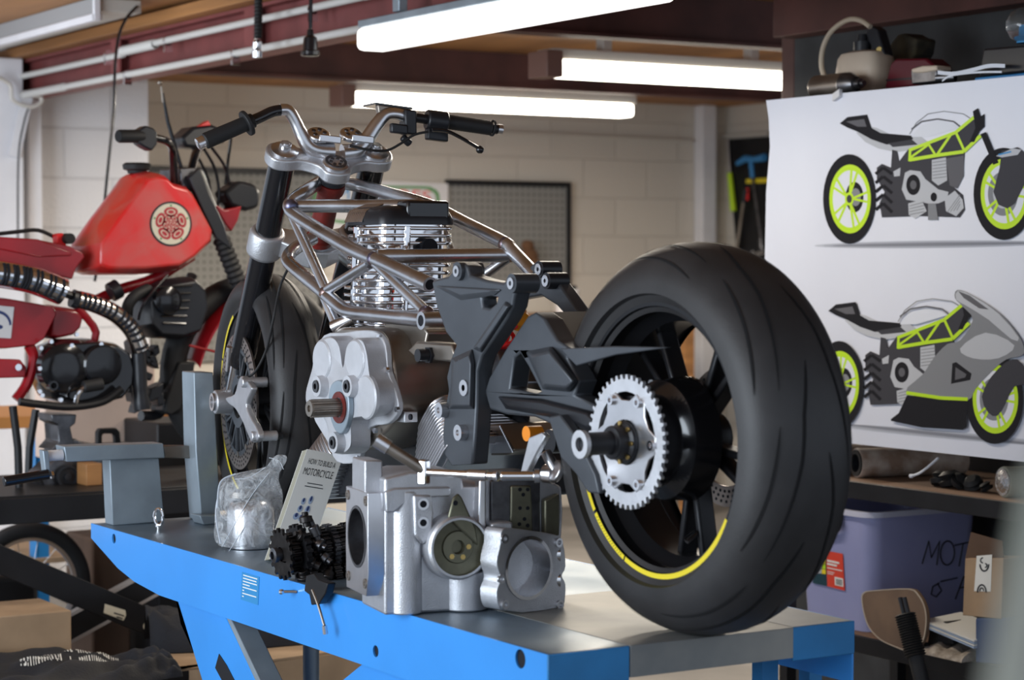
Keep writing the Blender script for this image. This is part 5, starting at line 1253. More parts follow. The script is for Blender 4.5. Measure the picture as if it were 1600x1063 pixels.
# added dark boxes, standing in for clutter, that darken the space behind the bench
pbox('dark_fill_box',246,330,662,790,6.68,.3,'black_steel','added black box darkening the space behind the grey wheel chock post','chest',z0=.001)
pbox('brown_crate',143,205,842,960,6.8,.25,'cardboard_dark','dark brown crate on the floor behind the small bicycle wheel','crate',z0=.001,bev=.01)
pbox('far_dark_fill_box',205,420,880,985,7.6,.3,'black_satin','added dark box darkening the space far back under the blue table','case',z0=.001,bev=.02)
# far items against the back wall
zc=U(885,478,PY(9.9)).z-.05
wbn=thing('workbench','plain wooden workbench against the back wall, mostly hidden by the motorcycle','bench',(5.6,10.1,0))
xa,xb=U(700,400,PY(9.9)).x,U(1060,400,PY(9.9)).x
build('bench_top',MB().abox(xa,xb,9.7,10.5,zc-.04,zc),m['wood'],wbn,bevel=.003)
for x in (xa+.02,xb-.08):
    for y in (9.72,10.42): build('leg',MB().abox(x,x+.06,y,y+.06,0,zc-.04),m['wood'],wbn)
c0=V((U(886,460,PY(9.9)).x,9.9,zc)); h=U(886,452,PY(9.9)).z-zc; rw=(U(905,460,PY(9.9)).x-U(868,460,PY(9.9)).x)/2*.9
bk2=thing('white_bucket','white plastic tub with dark lid on the far bench, left of the big rear tyre','bucket',c0)
build('tub',MB().lathe([(0,0),(rw*.9,0),(rw,h*.9),(rw*1.04,h*.9),(rw*1.04,h),(0,h)],c0,UPZ,32),m['white_plastic'],bk2)
build('lid',MB().lathe([(0,h),(rw*.8,h),(rw*.75,h+.02),(0,h+.02)],c0,UPZ,32),m['black_satin'],bk2)
D('brown_fluff',(.12,.06,.03),0,.9,bump=.5,bs=80)
c1=U(828,402,PY(YB-.12)); mb=MB().ball(c1,.05,(1.1,.5,1.1)).ball(c1+V((-.015,0,.065)),.038,(1.1,.6,.9)).ball(c1+V((.09,0,-.11)),.05,(1,.5,.7)).tube([c1,c1+V((.09,0,-.10))],.03,10)  # brown shape of unknown identity, built from rounded blobs
tag(build('brown_object',mb,m['brown_fluff']),'unidentified soft brown object hanging on the grey pegboard','object')
# ---------------------------------------------------------------- tools on the right-hand wall
XT=XC+.20; zt=lambda x,y,o=0: U(x,y,PX(XT-o))
brd=build('tool_board',MB().prism(L([(1135,218),(1300,206),(1300,440),(1156,440),(1151,395)],PX(XT)),(.018,0,0)),m['black_steel']); tag(brd,'black tool board hanging on the block wall, left of the banner','board')
t=thing('pry_tool','long steel tool with a lime green handle hanging at the left of the tool board','tool',zt(1143,325,.03))
build('blade',MB().tube([zt(1137,219,.02),zt(1140,272,.02)],.009,10),m['alu'],t); build('handle',MB().tube([zt(1140,270,.02),zt(1146,330,.02)],[.016,.020],12),m['green'],t,bevel=.004)
t=thing('tee_key','tee handle key with blue grip and long grey shaft on the tool board','tool',zt(1188,390,.03))
D('blue_grip',(.05,.25,.55),0,.5)
build('grip',MB().tube([zt(1152,256,.04),zt(1165,248,.04),zt(1180,249,.04),zt(1195,246,.04)],[.014,.022,.018,.024],12).tube([zt(1173,250,.04),zt(1176,278,.035)],.014,10),m['blue_grip'],t,bevel=.003)
build('shaft',MB().tube([zt(1176,276,.035),zt(1190,378,.03)],.010,10),m['gun'],t); build('socket_end',MB().tube([zt(1189,374,.03),zt(1191,392,.03)],.017,12),m['gun'],t)
tag(build('spirit_level',MB().prism(L([(1165,280),(1215,277),(1215,285),(1165,287)],PX(XT-.02)),(.018,0,0)),m['yellow'],bevel=.004),'short yellow level across the tool board','level')
tag(build('red_driver',MB().tube([zt(1168,294,.02),zt(1168,313,.02)],.0085,10),m['red_bright']),'small red tool handle below the yellow level','tool')
t=thing('breaker_bar','long grey steel bar leaning on the tool board','tool',zt(1150,398,.03))
build('bar',MB().tube([zt(1163,308,.03),zt(1150,398,.03)],.011,10),m['alu_dull'],t); build('head',MB().tube([zt(1165,296,.03),zt(1162,316,.03)],.016,12),m['black_satin'],t)
for k,(x,y) in enumerate(((1176,396),(1184,398),(1190,394))):
    c0=zt(x,y,.03); tag(build('socket',MB().pipe(c0,c0+V((.03,0,0)),.016,.010,16),m['chrome']),'small bright socket at the foot of the tool board','socket','sockets on the tool board')
# ---------------------------------------------------------------- racking on the right, banner and everything on it
XF=4.02
zT=U(1300,147,PX(4.0)).z-.003
zL=U(1297,746,PX(XF)).z
zW=U(1335,990,PX(XF)).z
ya,yb=2.9,U(1212,300,PX(XF)).y
rk2=thing('shelving_rack','black steel shelving rack along the dark right-hand wall behind the banner','shelf',(4.3,4.0,0))
D('shelf_wood',(.22,.13,.08),0,.7,c2=(.14,.08,.05),vs=6,stretch=(1,.15,1))
for n,z,M in (('top_shelf',zT,'black_steel'),('middle_shelf',zL,'shelf_wood'),('bottom_shelf',zW,'shelf_wood')):
    build(n,MB().abox(XF,4.5,ya,yb,z-.02,z),m[M],rk2,bevel=.002)
    build('shelf_rail',MB().abox(XF-.012,XF-.001,ya,yb,z-.05,z-.002),m['black_steel'],rk2,bevel=.002)
for y in (yb-.05,ya+.02):
    for x in (XF+.01,4.46): build('rack_post',MB().abox(x,x+.035,y,y+.035,0,zT-.02),m['black_steel'],rk2)
build('back_panel',MB().abox(4.51,4.53,ya,yb,.1,zT-.05),m['black_steel'],rk2)
# banner
XBN=3.992; PBN=PX(XBN)
bo=[(1197,157),(1300,147),(1450,132.6),(1600,118),(1680,110),(1680,730.5),(1600,722),(1450,706),(1297,690),(1190,679),(1195,405),(1197,300),(1203,230),(1201,185)]
M=mat('banner_print',(.76,.79,.88),0,.45,c2=(.66,.69,.79),vs=.9); m['banner']=M
bn_=thing('banner','large printed banner showing two lime green and black motorcycles hung on shelving','banner',U(1400,700,PBN))
build('banner_sheet',MB().prism(L(bo,PBN),(.0015,0,0)),m['banner'],bn_)
D('p_black',(.02,.02,.024),0,.75,ior=1.2); D('p_dark',(.06,.06,.07),0,.75,ior=1.2); D('p_grey',(.24,.25,.27),0,.75,ior=1.2); D('p_light',(.50,.52,.56),0,.75,ior=1.2); D('p_white',(.72,.75,.82),0,.75,ior=1.2); D('p_mid',(.13,.13,.145),0,.75,ior=1.2)
D('p_sh1',(.50,.53,.60),0,.75,ior=1.2); D('p_sh2',(.38,.40,.46),0,.75,ior=1.2); D('p_sh3',(.24,.25,.29),0,.75,ior=1.2)
PM=['p_black','p_dark','p_grey','p_light','p_white','p_mid','green','p_sh1','p_sh2','p_sh3','sign_blue']
lay=[0]
class Pr:
    def __init__(s): s.mb=MB()
    def poly(s,pts,c,sm=0):
        lay[0]+=1; s.mb.mi=PM.index(c); pl=PX(XBN-.0004-lay[0]*.00004)
        if sm: pts=[(p.x,p.y) for p in cr([V((a,b)) for a,b in pts],sm)]
        s.mb.flat(L(pts,pl)); return s
    def ell(s,cx,cy,rx,ry,c,n=40,rot=0):
        return s.poly([(cx+rx*math.cos(2*PI*j/n),cy+ry*math.sin(2*PI*j/n)+rot*rx*math.cos(2*PI*j/n)) for j in range(n)],c)
    def line(s,pts,w,c):
        for (a,b),(d,e) in zip(pts,pts[1:]):
            l=math.hypot(d-a,e-b) or 1; nx,ny=-(e-b)/l*w/2,(d-a)/l*w/2
            s.poly([(a+nx,b+ny),(d+nx,e+ny),(d-nx,e-ny),(a-nx,b-ny)],c)
        return s
def pwheel(P,cx,cy,rx,ry,front=False):
    P.ell(cx,cy,rx,ry,'p_black'); P.ell(cx+rx*.03,cy,rx*.79,ry*.77,'green'); P.ell(cx+rx*.03,cy,rx*.66,ry*.64,'p_white')
    if front: P.ell(cx-rx*.02,cy,rx*.5,ry*.48,'p_grey'); P.ell(cx-rx*.02,cy,rx*.33,ry*.32,'p_light')
    else: P.ell(cx+rx*.20,cy-ry*.04,rx*.34,ry*.34,'p_black'); P.ell(cx+rx*.24,cy-ry*.04,rx*.2,ry*.2,'p_grey')
    for k in range(5):
        for d in (-.17,.17):
            a=2*PI*k/5-PI/2+.25
            P.line([(cx+rx*.1*math.cos(a),cy+ry*.1*math.sin(a)),(cx+rx*.03+rx*.69*math.cos(a+d),cy+ry*.67*math.sin(a+d))],rx*.085,'green')
    P.ell(cx,cy,rx*.17,ry*.15,'green'); P.ell(cx,cy,rx*.10,ry*.09,'p_dark')
def shadow(P,x0,x1,y,h,sl):
    for k,c in ((1,'p_sh1'),(.72,'p_sh2'),(.4,'p_sh3')):
        P.poly([((x0+x1)/2+(x1-x0)/2*math.cos(2*PI*j/30)*(.75+.25*k),y+h*k*math.sin(2*PI*j/30)+sl*(x1-x0)/2*math.cos(2*PI*j/30)) for j in range(30)],c)
def pbike(ox,oy,second):
    P=Pr(); g=lambda pts:[(a+ox,b+oy) for a,b in pts]
    # tail and seat
    P.poly(g([(1338,208),(1352,222),(1372,232),(1400,238),(1440,232),(1455,226),(1440,214),(1400,214),(1370,200),(1350,195)]),'p_light')
    P.poly(g([(1312,193),(1324,183),(1355,179),(1362,200),(1376,208),(1400,210),(1424,212),(1427,217),(1410,224),(1385,226),(1362,218),(1340,206),(1325,200)]),'p_black')
    P.poly(g([(1322,190),(1350,186),(1354,198),(1340,198)]),'p_mid')
    P.poly(g([(1388,224),(1425,218),(1434,226),(1395,230)]),'p_dark')
    # ghosted tank
    P.line(g([(1421,210),(1432,192),(1450,178),(1475,174),(1505,178),(1524,190)]),1.4,'p_grey')
    P.line(g([(1424,202),(1440,190),(1465,186),(1490,190),(1500,198)]),2.4,'p_mid')
    P.poly(g([(1424,214),(1438,196),(1465,189),(1488,193),(1498,200),(1450,214)]),'p_white')
    # rear suspension / tyre hugger and engine block
    P.poly(g([(1370,262),(1378,256),(1392,262),(1394,234),(1402,236),(1405,252),(1420,232),(1440,228),(1500,216),(1508,232),(1505,275),(1490,292),(1505,305),(1508,328),(1500,340),(1440,338),(1378,340),(1374,318),(1382,300),(1370,280)]),'p_dark')
    for k in range(5): P.line(g([(1368,272+k*14),(1380,262+k*14),(1394,272+k*15)]),5,'p_black')
    P.poly(g([(1396,268),(1407,262),(1406,275),(1397,276)]),'p_light')
    if not second: P.poly(g([(1478,248),(1506,243),(1506,275),(1496,295),(1484,290)]),'p_mid')
    P.poly(g([(1414,270),(1422,266),(1438,268),(1446,280),(1466,296),(1482,300),(1480,312),(1466,318),(1450,318),(1416,312),(1409,296)]),'p_light')
    P.ell(ox+1427,oy+289,11,16,'p_black'); P.ell(ox+1427,oy+289,5,7,'p_mid'); P.ell(ox+1459,oy+308,5,7,'p_black')
    P.poly(g([(1456,250),(1478,246),(1480,282),(1466,290),(1456,282)]),'p_light'); 
    for k in range(6): P.line(g([(1457,254+k*5),(1479,251+k*5)]),1.2,'p_grey')
    P.poly(g([(1419,318),(1440,312),(1448,330),(1430,342),(1420,336)]),'p_light')
    for k in range(4): P.line(g([(1421,322+k*4.5),(1444,316+k*5)]),1.3,'p_grey')
    if not second:
        P.poly(g([(1476,310),(1492,298),(1504,312),(1506,325),(1494,338),(1478,330)]),'p_light')
        for k in range(4): P.line(g([(1480+k*5,332-k*1),(1500-k*1+k,304+k*5)]),1.2,'p_grey')
        P.poly(g([(1450,318),(1462,318),(1466,344),(1450,344)]),'p_grey')
    # lime trellis frame
    P.poly(g([(1424,250),(1420,234),(1495,205),(1520,184),(1526,196),(1526,222),(1505,238),(1460,248)]),'p_dark')
    for l,w in (([(1420,235),(1493,207),(1522,183)],5),([(1421,250),(1462,243),(1506,237),(1532,212)],5.5),([(1422,235),(1421,252)],4),([(1423,246),(1452,225)],3.5),([(1450,224),(1462,243)],3.5),([(1464,242),(1486,210)],4),([(1494,208),(1507,236)],4)):
        P.line(g(l),w,'green')
    P.poly(g([(1520,174),(1528,169),(1532,182),(1538,178),(1538,198),(1530,206),(1522,222),(1515,222),(1524,200)]),'p_black')
    return P,g
for q in ((1272,1640,382,6,-.012),(1300,1660,680,6,.09)):
    P=Pr(); shadow(P,*q); build('printed_shadow',P.mb,[m[k] for k in PM],bn_)
P,g=pbike(0,0,False)
pwheel(P,1327,311,41,70); pwheel(P,1568,303,47,72,True)
P.line([(1536,208),(1556,256)],9,'p_black'); P.poly([(1565,236),(1590,230),(1602,240),(1612,262),(1600,290),(1586,318),(1574,326),(1560,320),(1552,300),(1562,262)],'p_dark')
P.poly([(1556,244),(1582,232),(1596,234),(1590,242),(1566,246)],'p_light'); P.line([(1560,242),(1580,237)],2.5,'sign_blue')
build('printed_motorcycle',P.mb,[m[k] for k in PM],bn_)
P,g=pbike(-18,293,True)
pwheel(P,1311,601,38,68); pwheel(P,1554,624,45,70,True)
P.poly([(1392,655),(1404,646),(1417,618),(1512,627),(1510,668),(1504,672),(1440,668),(1392,658)],'p_black')
P.poly([(1415,613),(1442,585),(1460,558),(1480,538),(1500,532),(1520,500),(1505,480),(1492,466),(1496,453),(1520,462),(1560,488),(1590,522),(1600,545),(1596,556),(1572,562),(1550,580),(1524,608),(1513,625),(1470,620)],'p_grey',3)
P.poly([(1494,468),(1497,454),(1522,464),(1560,490),(1592,528),(1580,530),(1545,500),(1510,478)],'p_light',2)
P.poly([(1497,455),(1515,462),(1545,484),(1530,482),(1506,466)],'p_mid')
P.poly([(1500,545),(1540,520),(1585,540),(1560,560),(1520,560)],'p_light',3)
P.poly([(1488,568),(1494,566),(1518,584),(1516,594),(1486,600)],'p_black'); P.poly([(1493,574),(1510,585),(1508,590),(1492,594)],'p_mid')
P.line([(1416,614),(1470,622),(1512,624)],5.5,'green')
P.poly([(1572,566),(1590,562),(1604,580),(1606,600),(1585,604),(1570,632),(1558,650),(1544,645),(1534,620),(1548,590)],'p_dark',2)
build('printed_motorcycle',P.mb,[m[k] for k in PM],bn_)
c0=U(1311,150,PBN); build('banner_peg',MB().cbox(c0+V((-.006,0,.002)),(.014,0,0),(0,.03,-.012),(0,0,.022)),m['white_plastic'],bn_,bevel=.002)
# ---- things on the top shelf
XI=4.22; Q=PX(XI); T=lambda pts,x=XI: L(pts,PX(x))
D('milky',(.58,.48,.38),0,.45,var=.06,vs=8); D('tube_cream',(.52,.43,.32),0,.35)
y0=U(1352,120,Q); hw=(U(1385,120,Q)-U(1320,120,Q)).length/2
bt=thing('pump_bottle','milky plastic bottle with a black hand pump and curved clear tube on the top shelf','bottle',V((XI,y0.y,zT)))
by=(U(1320,120,Q).y+U(1384,120,Q).y)/2; hb_=U(1350,80,Q).z-zT
rings=[]
for z,k in ((0,.9),(.01,1),(hb_*.6,1),(hb_*.85,.94),(hb_*.95,.82),(hb_,.5)):
    rings.append([V((XI+.001,by,zT+z))+V((.06*k*math.copysign(abs(math.cos(a))**.6,math.cos(a)),hw*k*math.copysign(abs(math.sin(a))**.6,math.sin(a)),0)) for a in [2*PI*j/32 for j in range(32)]])
build('bottle_body',MB().loft(rings),m['milky'],bt)
cn=V((XI,by+.012,zT+hb_)); build('cap',MB().lathe([(0,-.005),(.026,-.005),(.026,.028),(.016,.03),(.014,.05),(0,.05)],cn,UPZ,24),m['black_satin'],bt)
build('pump',MB().prism(T([(1352,50),(1362,40),(1371,46),(1382,84),(1378,94),(1370,98),(1366,82),(1356,64)]),(.035,0,0)),m['black_satin'],bt,bevel=.004)
build('pump_bolt',MB().cyl(U(1374,78,PX(XI-.004)),U(1374,78,PX(XI+.002)),.009),m['brass'],bt)
build('suction_tube',MB().tube(cr(T([(1360,42),(1345,32),(1325,31),(1300,48),(1286,75),(1284,105),(1293,128),(1308,140),(1322,145)],XI-.1),5,False),.0075,10),m['tube_cream'],bt)
y1=U(1300,130,PX(4.1)); 
sm=thing('starter_motor','grey cylindrical starter motor lying on the top shelf below the clear tube','motor',V((4.1,y1.y,zT)))
a,b=U(1276,131,PX(4.1)),U(1322,126,PX(4.1)); d=(b-a).normalized(); d.z=0; d.normalize(); rr=.036; a.z=b.z=zT+rr+.001
build('motor_body',MB().cyl(a,b,rr,n=32),m['alu_dull'],sm,bevel=.003)
build('motor_cap',MB().lathe([(rr*.98,0),(rr*.98,.018),(rr*.6,.045),(.014,.048),(.014,.066),(.008,.066),(.008,.08),(0,.08)],b,d,28),m['gun'],sm)
build('motor_terminal',MB().cyl(a-d*.03,a,.007).cyl(a-d*.02,a-d*.008,.011),m['gun'],sm)
rl=thing('tail_light','dark red plastic tail light on the top shelf between bottle and carburettor','light',V((XI-.03,U(1420,130,PX(XI-.03)).y,zT)))
D('red_lens',(.09,.004,.012),0,.4)
P=T([(1381,140),(1391,99),(1399,92),(1446,91),(1458,101),(1466,130)],XI-.03)
for p in P: p.z=max(p.z,zT+.001)
build('lens',MB().prism(P,(.07,0,0)),m['red_lens'],rl,bevel=.006); build('lens_seam',MB().prism(T([(1385,124),(1464,118),(1465,121),(1384,127)],XI-.032),(.001,0,0)),m['black_satin'],rl)
D('old_cloth',(.07,.055,.03),0,.9,c2=(.02,.018,.015),vs=15,bump=.5)
cl=build('rubber_boot',MB().prism(T([(1384,98),(1388,72),(1402,54),(1412,52),(1422,58),(1432,60),(1428,84),(1420,96)],XI+.12),(.08,0,0)),m['old_cloth'],bevel=.008); 
tag(cl,'crumpled dark olive rubber boot behind the red tail light on the top shelf','part')
cbt=thing('carburettor','small old carburettor with pale crusted top on the shelf in front of the tail light','carburettor',V((4.06,U(1450,125,PX(4.06)).y,zT)))
P=T([(1424,132),(1423,110),(1432,104),(1460,102),(1464,112),(1462,128)],4.06)
for p in P: p.z=max(p.z,zT+.001)
build('body',MB().prism(P,(.05,0,0)),m['gun'],cbt,bevel=.004)
build('cap',MB().prism(T([(1423,108),(1440,103),(1463,102),(1464,110),(1440,114),(1425,114)],4.055),(.055,0,0)),m['milky'],cbt,bevel=.004)
c0=U(1464,122,PX(4.07)); build('inlet_stub',MB().pipe(c0,c0+V((.02,-.05,0)),.013,.009),m['gun'],cbt)
def strip(n,lab,pts,x,w,M,cat):
    P=cr(T(pts,x),6,False); mb=MB().loft([[p,p+V((.001,0,0)),p+V((.001,0,w)),p+V((0,0,w))] for p in P]); return tag(build(n,mb,m[M]),lab,cat)
strip('plastic_strip','white plastic strip curling out from under the black box on the top shelf',[(1465,116),(1490,118),(1520,112),(1545,106),(1570,106)],4.03,.010,'p_white','strip')
strip('cable_tie','narrow white cable tie hooked over the banner edge at upper right',[(1472,128),(1485,120),(1510,116),(1540,114),(1565,114)],4.01,.005,'p_white','cable tie')
P=T([(1529,112),(1536,76),(1700,62),(1700,100),(1560,110)],4.06)
for p in P[:1]+P[3:]: p.z=zT+.016
bb=thing('black_case','flat black textured case on the top shelf at the right edge','case',V((4.1,U(1580,110,PX(4.1)).y,zT)))
build('case_lid',MB().prism(P,(.2,0,0)),m['black_satin'],bb,bevel=.006)
q0,q1=P[0],P[3]; build('case_base',MB().abox(4.05,4.27,q1.y,q0.y+.004,zT+.001,zT+.014),m['blue_dark'],bb,bevel=.003)
ctop=P[1].z
c0=V((4.15,U(1603,50,PX(4.15)).y,U(1603,66,PX(4.15)).z)); 
gd=thing('glass_lamp','round clear glass lamp bulb with blue base standing on the black case','lamp',c0)
D('glass',(.9,.9,.88),0,.03,tr=.95)
build('glass_globe',MB().lathe([(.02,.0),(.04,.012),(.052,.035),(.052,.055),(.04,.078),(.02,.09),(0,.093)],c0,UPZ,32),m['glass'],gd)
build('lamp_base',MB().lathe([(0,-.002),(.024,-.002),(.024,.02),(.014,.024),(.012,.045),(0,.047)],c0,UPZ,24),m['sign_blue'],gd)
# ---- middle shelf
def pip(n,lab,px,py,r,ln,M,Mr,x,cat='pipe',ax=(1,-.25,0)):
    d=V(ax).normalized(); c=U(px,py,PX(x)); c.z=zL+r+.001
    t=thing(n,lab,cat,V((c.x,c.y,zL)))
    build('pipe_wall',MB().lathe([(r*.78,0),(r,0),(r*1.03,.004),(r,.02),(r*.98,ln),(0,ln)],c,d,32),m[M],t)
    build('end_ring',MB().lathe([(r*.9,-.004),(r*.9,.004),(r*.62,.004),(r*.62,-.004)],c,d,32,closed_prof=True),m[Mr],t)
    build('bore',MB().lathe([(r*.62,.002),(r*.6,.05),(0,.05)],c,d,24),m['hole'],t); return t,c,d
D('pipe_white',(.50,.42,.36),0,.5,c2=(.26,.17,.12),vs=18)
pip('exhaust_silencer','white and brown pipe with a black open end on the middle shelf',1338,727,.042,.34,'pipe_white','black_rub',4.07)
pip('amber_pipe','pale pipe with amber inside beside the big rear tyre on the middle shelf',1306,725,.042,.3,'pipe_white','amber',4.10)
D('foil',(.6,.6,.6),1,.25,bump=1,bs=90)
t,c,d=pip('foil_pipe','grey pipe with crinkled foil end on the middle shelf at right edge',1568,740,.040,.3,'olive','foil',4.06)
build('foil_end',MB().lathe([(0,-.010),(.02,-.008),(.034,-.002),(.036,.004)],c,d,28),m['foil'],t)
random.seed(12)
for k,(px,py,s) in enumerate(((1485,722,.035),(1503,738,.03),(1520,752,.028),(1540,762,.02),(1470,716,.03))):
    c=U(px,py,PX(4.12)); c.z=zL+s*.7
    tag(build('rubber_mount',MB().lathe([(0,-s*.6),(s*.8,-s*.6),(s,-s*.2),(s*.6,0),(s*.9,s*.3),(s*.5,s*.6),(0,s*.6)],c,(random.uniform(-1,1),random.uniform(-1,1),1.2),16),m['black_rub']),'small black rubber part among the clutter on the middle shelf','part','rubber parts on the middle shelf')
tag(build('cable_tie',MB().tube(cr(T([(1424,744),(1436,740),(1450,730),(1466,716)],4.04),4,False),.0035,6).ball(U(1424,744,PX(4.04)),.007,n=8),m['p_white']),'loose white cable tie hanging over the front of the middle shelf','cable tie')
# ---- storage box on the bottom shelf
A=U(1358,991,PX(XF+.012)); zt_=U(1353,803,PX(XF+.012)).z
D('lilac_plastic',(.36,.38,.62),0,.35,c2=(.30,.32,.55),vs=3)
D('lilac_side',(.36,.38,.62),0,.35,c2=(.14,.15,.22),vs=4)
x0,x1,yy0,yy1=XF+.012,4.455,A.y,min(A.y+.62,yb-.07); zb=zW+.001
sbx=thing('storage_box','large translucent lilac plastic storage box with red label on the bottom shelf','storage box',V(((x0+x1)/2,(yy0+yy1)/2,zb)))
def rr_(x0,x1,y0,y1,z,r): return rsq(V(((x0+x1)/2,(y0+y1)/2,z)),V((1,0,0)),V((0,1,0)),(x1-x0)/2,(y1-y0)/2,r)
tpr=.02
build('box_body',MB().loft([rr_(x0+tpr,x1-tpr,yy0+tpr,yy1-tpr,zb,.05),rr_(x0,x1,yy0,yy1,zt_,.05),rr_(x0+.004,x1-.004,yy0+.004,yy1-.004,zt_,.048),rr_(x0+tpr+.004,x1-tpr-.004,yy0+tpr+.004,yy1-tpr-.004,zb+.006,.048)]),m['lilac_plastic'],sbx)
D('lilac_rim',(.55,.56,.68),0,.3)
build('box_rim',MB().loft([rr_(x0-.010,x1+.01,yy0-.010,yy1+.01,zt_-.012,.056),rr_(x0-.010,x1+.01,yy0-.010,yy1+.01,zt_+.004,.056),rr_(x0+.004,x1-.004,yy0+.004,yy1-.004,zt_+.004,.048),rr_(x0+.004,x1-.004,yy0+.004,yy1-.004,zt_-.010,.048)],wrap=True),m['lilac_rim'],sbx)
H_=lambda x,y:U(x,y,PX(x0-.012))
build('box_handle',MB().tube(cr([H_(1311,806),H_(1313,815),H_(1308,828),H_(1292,829),H_(1240,824)],4,False),.007,10).ball(H_(1309,808),.011,n=12),m['black_gloss'],sbx)
fl_=lambda x,y,d=0:(lambda p:p+V(((1-(p.z-zb)/(zt_-zb))*tpr*.9,0,0)))(U(x,y,PX(x0-.002-d)))
def lab(n,pts,M,d,par): return build(n,MB().prism([fl_(a,b,d) for a,b in pts],(-.0008,0,0)),m[M],par)
D('teal',(.01,.05,.07)); D('label_red',(.72,.06,.03))
lb=lab('box_label',[(1265,857),(1288,861),(1288,917),(1265,912)],'teal',0,sbx); lb2=lab('box_label',[(1288,861),(1314,866),(1315,924),(1288,917)],'label_red',0,sbx)
cols=['pink','green','p_light','lilac_rim','yellow','p_white']
for i in range(3):
    for j in range(3):
        xx=1267+i*6.6; yv=872+j*8+i*1.0; lab('label_picture',[(xx,yv),(xx+6,yv+.8),(xx+6,yv+8),(xx,yv+7.2)],cols[(i*2+j*3)%6],.0012,lb)
lab('label_barcode',[(1300,902),(1313,905),(1313,918),(1300,915)],'paper',.0012,lb2)
for k,(xa_,xb_,yv,h) in enumerate(((1289,1308,875,3),(1289,1304,880,3),(1289,1312,887,1.5),(1289,1300,893,1),(1289,1298,896,1))):
    lab('label_print',[(xa_,yv),(xb_,yv+.22*(xb_-xa_)),(xb_,yv+h+.22*(xb_-xa_)),(xa_,yv+h)],'paper',.0012,lb2)
for k in range(5): lab('barcode_line',[(1302+k*2,905+k*.4),(1302.8+k*2,905.2+k*.4),(1302.8+k*2,914.5+k*.4),(1302+k*2,914+k*.4)],'ink',.002,lb2)
fy=lambda x,y:(lambda p:p+V((0,(1-(p.z-zb)/(zt_-zb))*tpr*.9,0)))(U(x,y,PY(yy0-.0015)))
def pen(pts,par=sbx,w=.0022): return build('marker_writing',MB().tube([fy(a,b) for a,b in pts],w,6),m['ink'],par)
pen([(1444,882),(1453,846),(1458,872),(1470,846),(1467,884)]); pen([(1483+11*math.cos(t),865+19*math.sin(t)) for t in [2*PI*j/18 for j in range(19)]])
pen([(1494,853),(1520,847)]); pen([(1507,851),(1502,886)]); pen([(1528+10*math.cos(t),863+18*math.sin(t)) for t in [2*PI*j/18 for j in range(19)]])
pen([(1472,912),(1462,918),(1460,930),(1468,934),(1476,924),(1470,914)]); pen([(1474,910),(1500,904)]); pen([(1510,902),(1498,938)]); pen([(1510,902),(1520,906),(1514,918),(1504,920)])
# ---- in front on the bottom shelf
D('ply',(.20,.13,.085),0,.5,c2=(.13,.085,.06),vs=7); D('ply_edge',(.45,.38,.30),0,.6)
o=cr([(1346,934),(1350,926),(1362,923),(1420,920),(1436,930),(1446,950),(1448,975),(1442,1004),(1424,1019),(1400,1012),(1375,1000),(1357,980),(1349,956)],3)
o=[(p.x,p.y) for p in o]; P=L(o,PX(XF-.05)); 
pw=build('plywood_panel',MB().prism(P,(.012,0,0)),[m['ply']],bevel=.002); tag(pw,'brown rounded plywood panel leaning against the storage box','panel')
build('panel_edge',MB().prism([P+[],] if False else [P,[ (p-sum(P,V((0,0,0)))/len(P))*.965+sum(P,V((0,0,0)))/len(P) for p in P][::-1]],(-.001,0,0)),m['ply_edge'],pw)
hs=thing('ribbed_hose','black ribbed rubber hose with two rods on top standing before the shelf','hose',V((3.86,U(1425,1063,PX(3.86)).y,0)))
Hh=lambda x,y:U(x,y,PX(3.86))
for dx in (0,7): build('top_rod',MB().tube([Hh(1406+dx,934),Hh(1413+dx,962)],.006,10),m['black_satin'],hs)
a,b=Hh(1414,960),Hh(1431,1026); d=b-a; n=34
build('bellows',MB().lathe([(.024+(.005 if i%2 else 0),i/n*d.length) for i in range(n+1)],a,d,18),m['black_rub'],hs)
c=Hh(1440,1063); build('lower_hose',MB().tube([b,c,V((c.x,c.y,0.001))],.021,14),m['black_rub'],hs)
# carton with printed tape
XCt=XF-.03; Cc=lambda x,y,d=0:U(x,y,PX(XCt-d))
ct_=thing('small_carton','small open brown carton with white printed tape on the bottom shelf','box',Cc(1530,962))
build('carton_blue_base',MB().prism([Cc(1528,965),Cc(1568,963),Cc(1568,988),Cc(1530,990)],(.10,0,0)),m['blue_dark'],None) if False else None
build('carton_body',MB().prism([Cc(1508,873),Cc(1568,873),Cc(1565,968),Cc(1504,962)],(.11,0,0)),m['cardboard'],ct_,bevel=.002)
build('carton_flap',MB().prism([Cc(1508,873,-.02),Cc(1517,832,-.02),Cc(1566,846,-.02),Cc(1568,873,-.02)],(.003,0,0)),m['cardboard_dark'],ct_)
tp_=build('tape',MB().prism([Cc(1526,869,.0008),Cc(1550,867,.0008),Cc(1548,925,.0008),Cc(1522,924,.0008)],(.0007,0,0)),m['paper'],ct_)
mb=MB()
def arc(cx,cy,rx,ry,a0,a1,w,n=14):
    for j in range(n):
        t0=a0+(a1-a0)*j/n; t1=a0+(a1-a0)*(j+1)/n
        mb.flat([Cc(cx+rx*math.cos(t0),cy+ry*math.sin(t0),.0014),Cc(cx+rx*math.cos(t1),cy+ry*math.sin(t1),.0014),Cc(cx+(rx-w)*math.cos(t1),cy+(ry-w)*math.sin(t1),.0014),Cc(cx+(rx-w)*math.cos(t0),cy+(ry-w)*math.sin(t0),.0014)])
arc(1538,882,8,12,0,PI,2.5); arc(1536,876,5,5,-PI*.5,-PI*1.5,2); arc(1539,884,4,4,-PI/2,PI/2,2); arc(1534,926,8,13,PI,2*PI,2.5); arc(1534,924,4,6,PI,2*PI,2)
build('tape_print',mb,m['ink'],tp_)
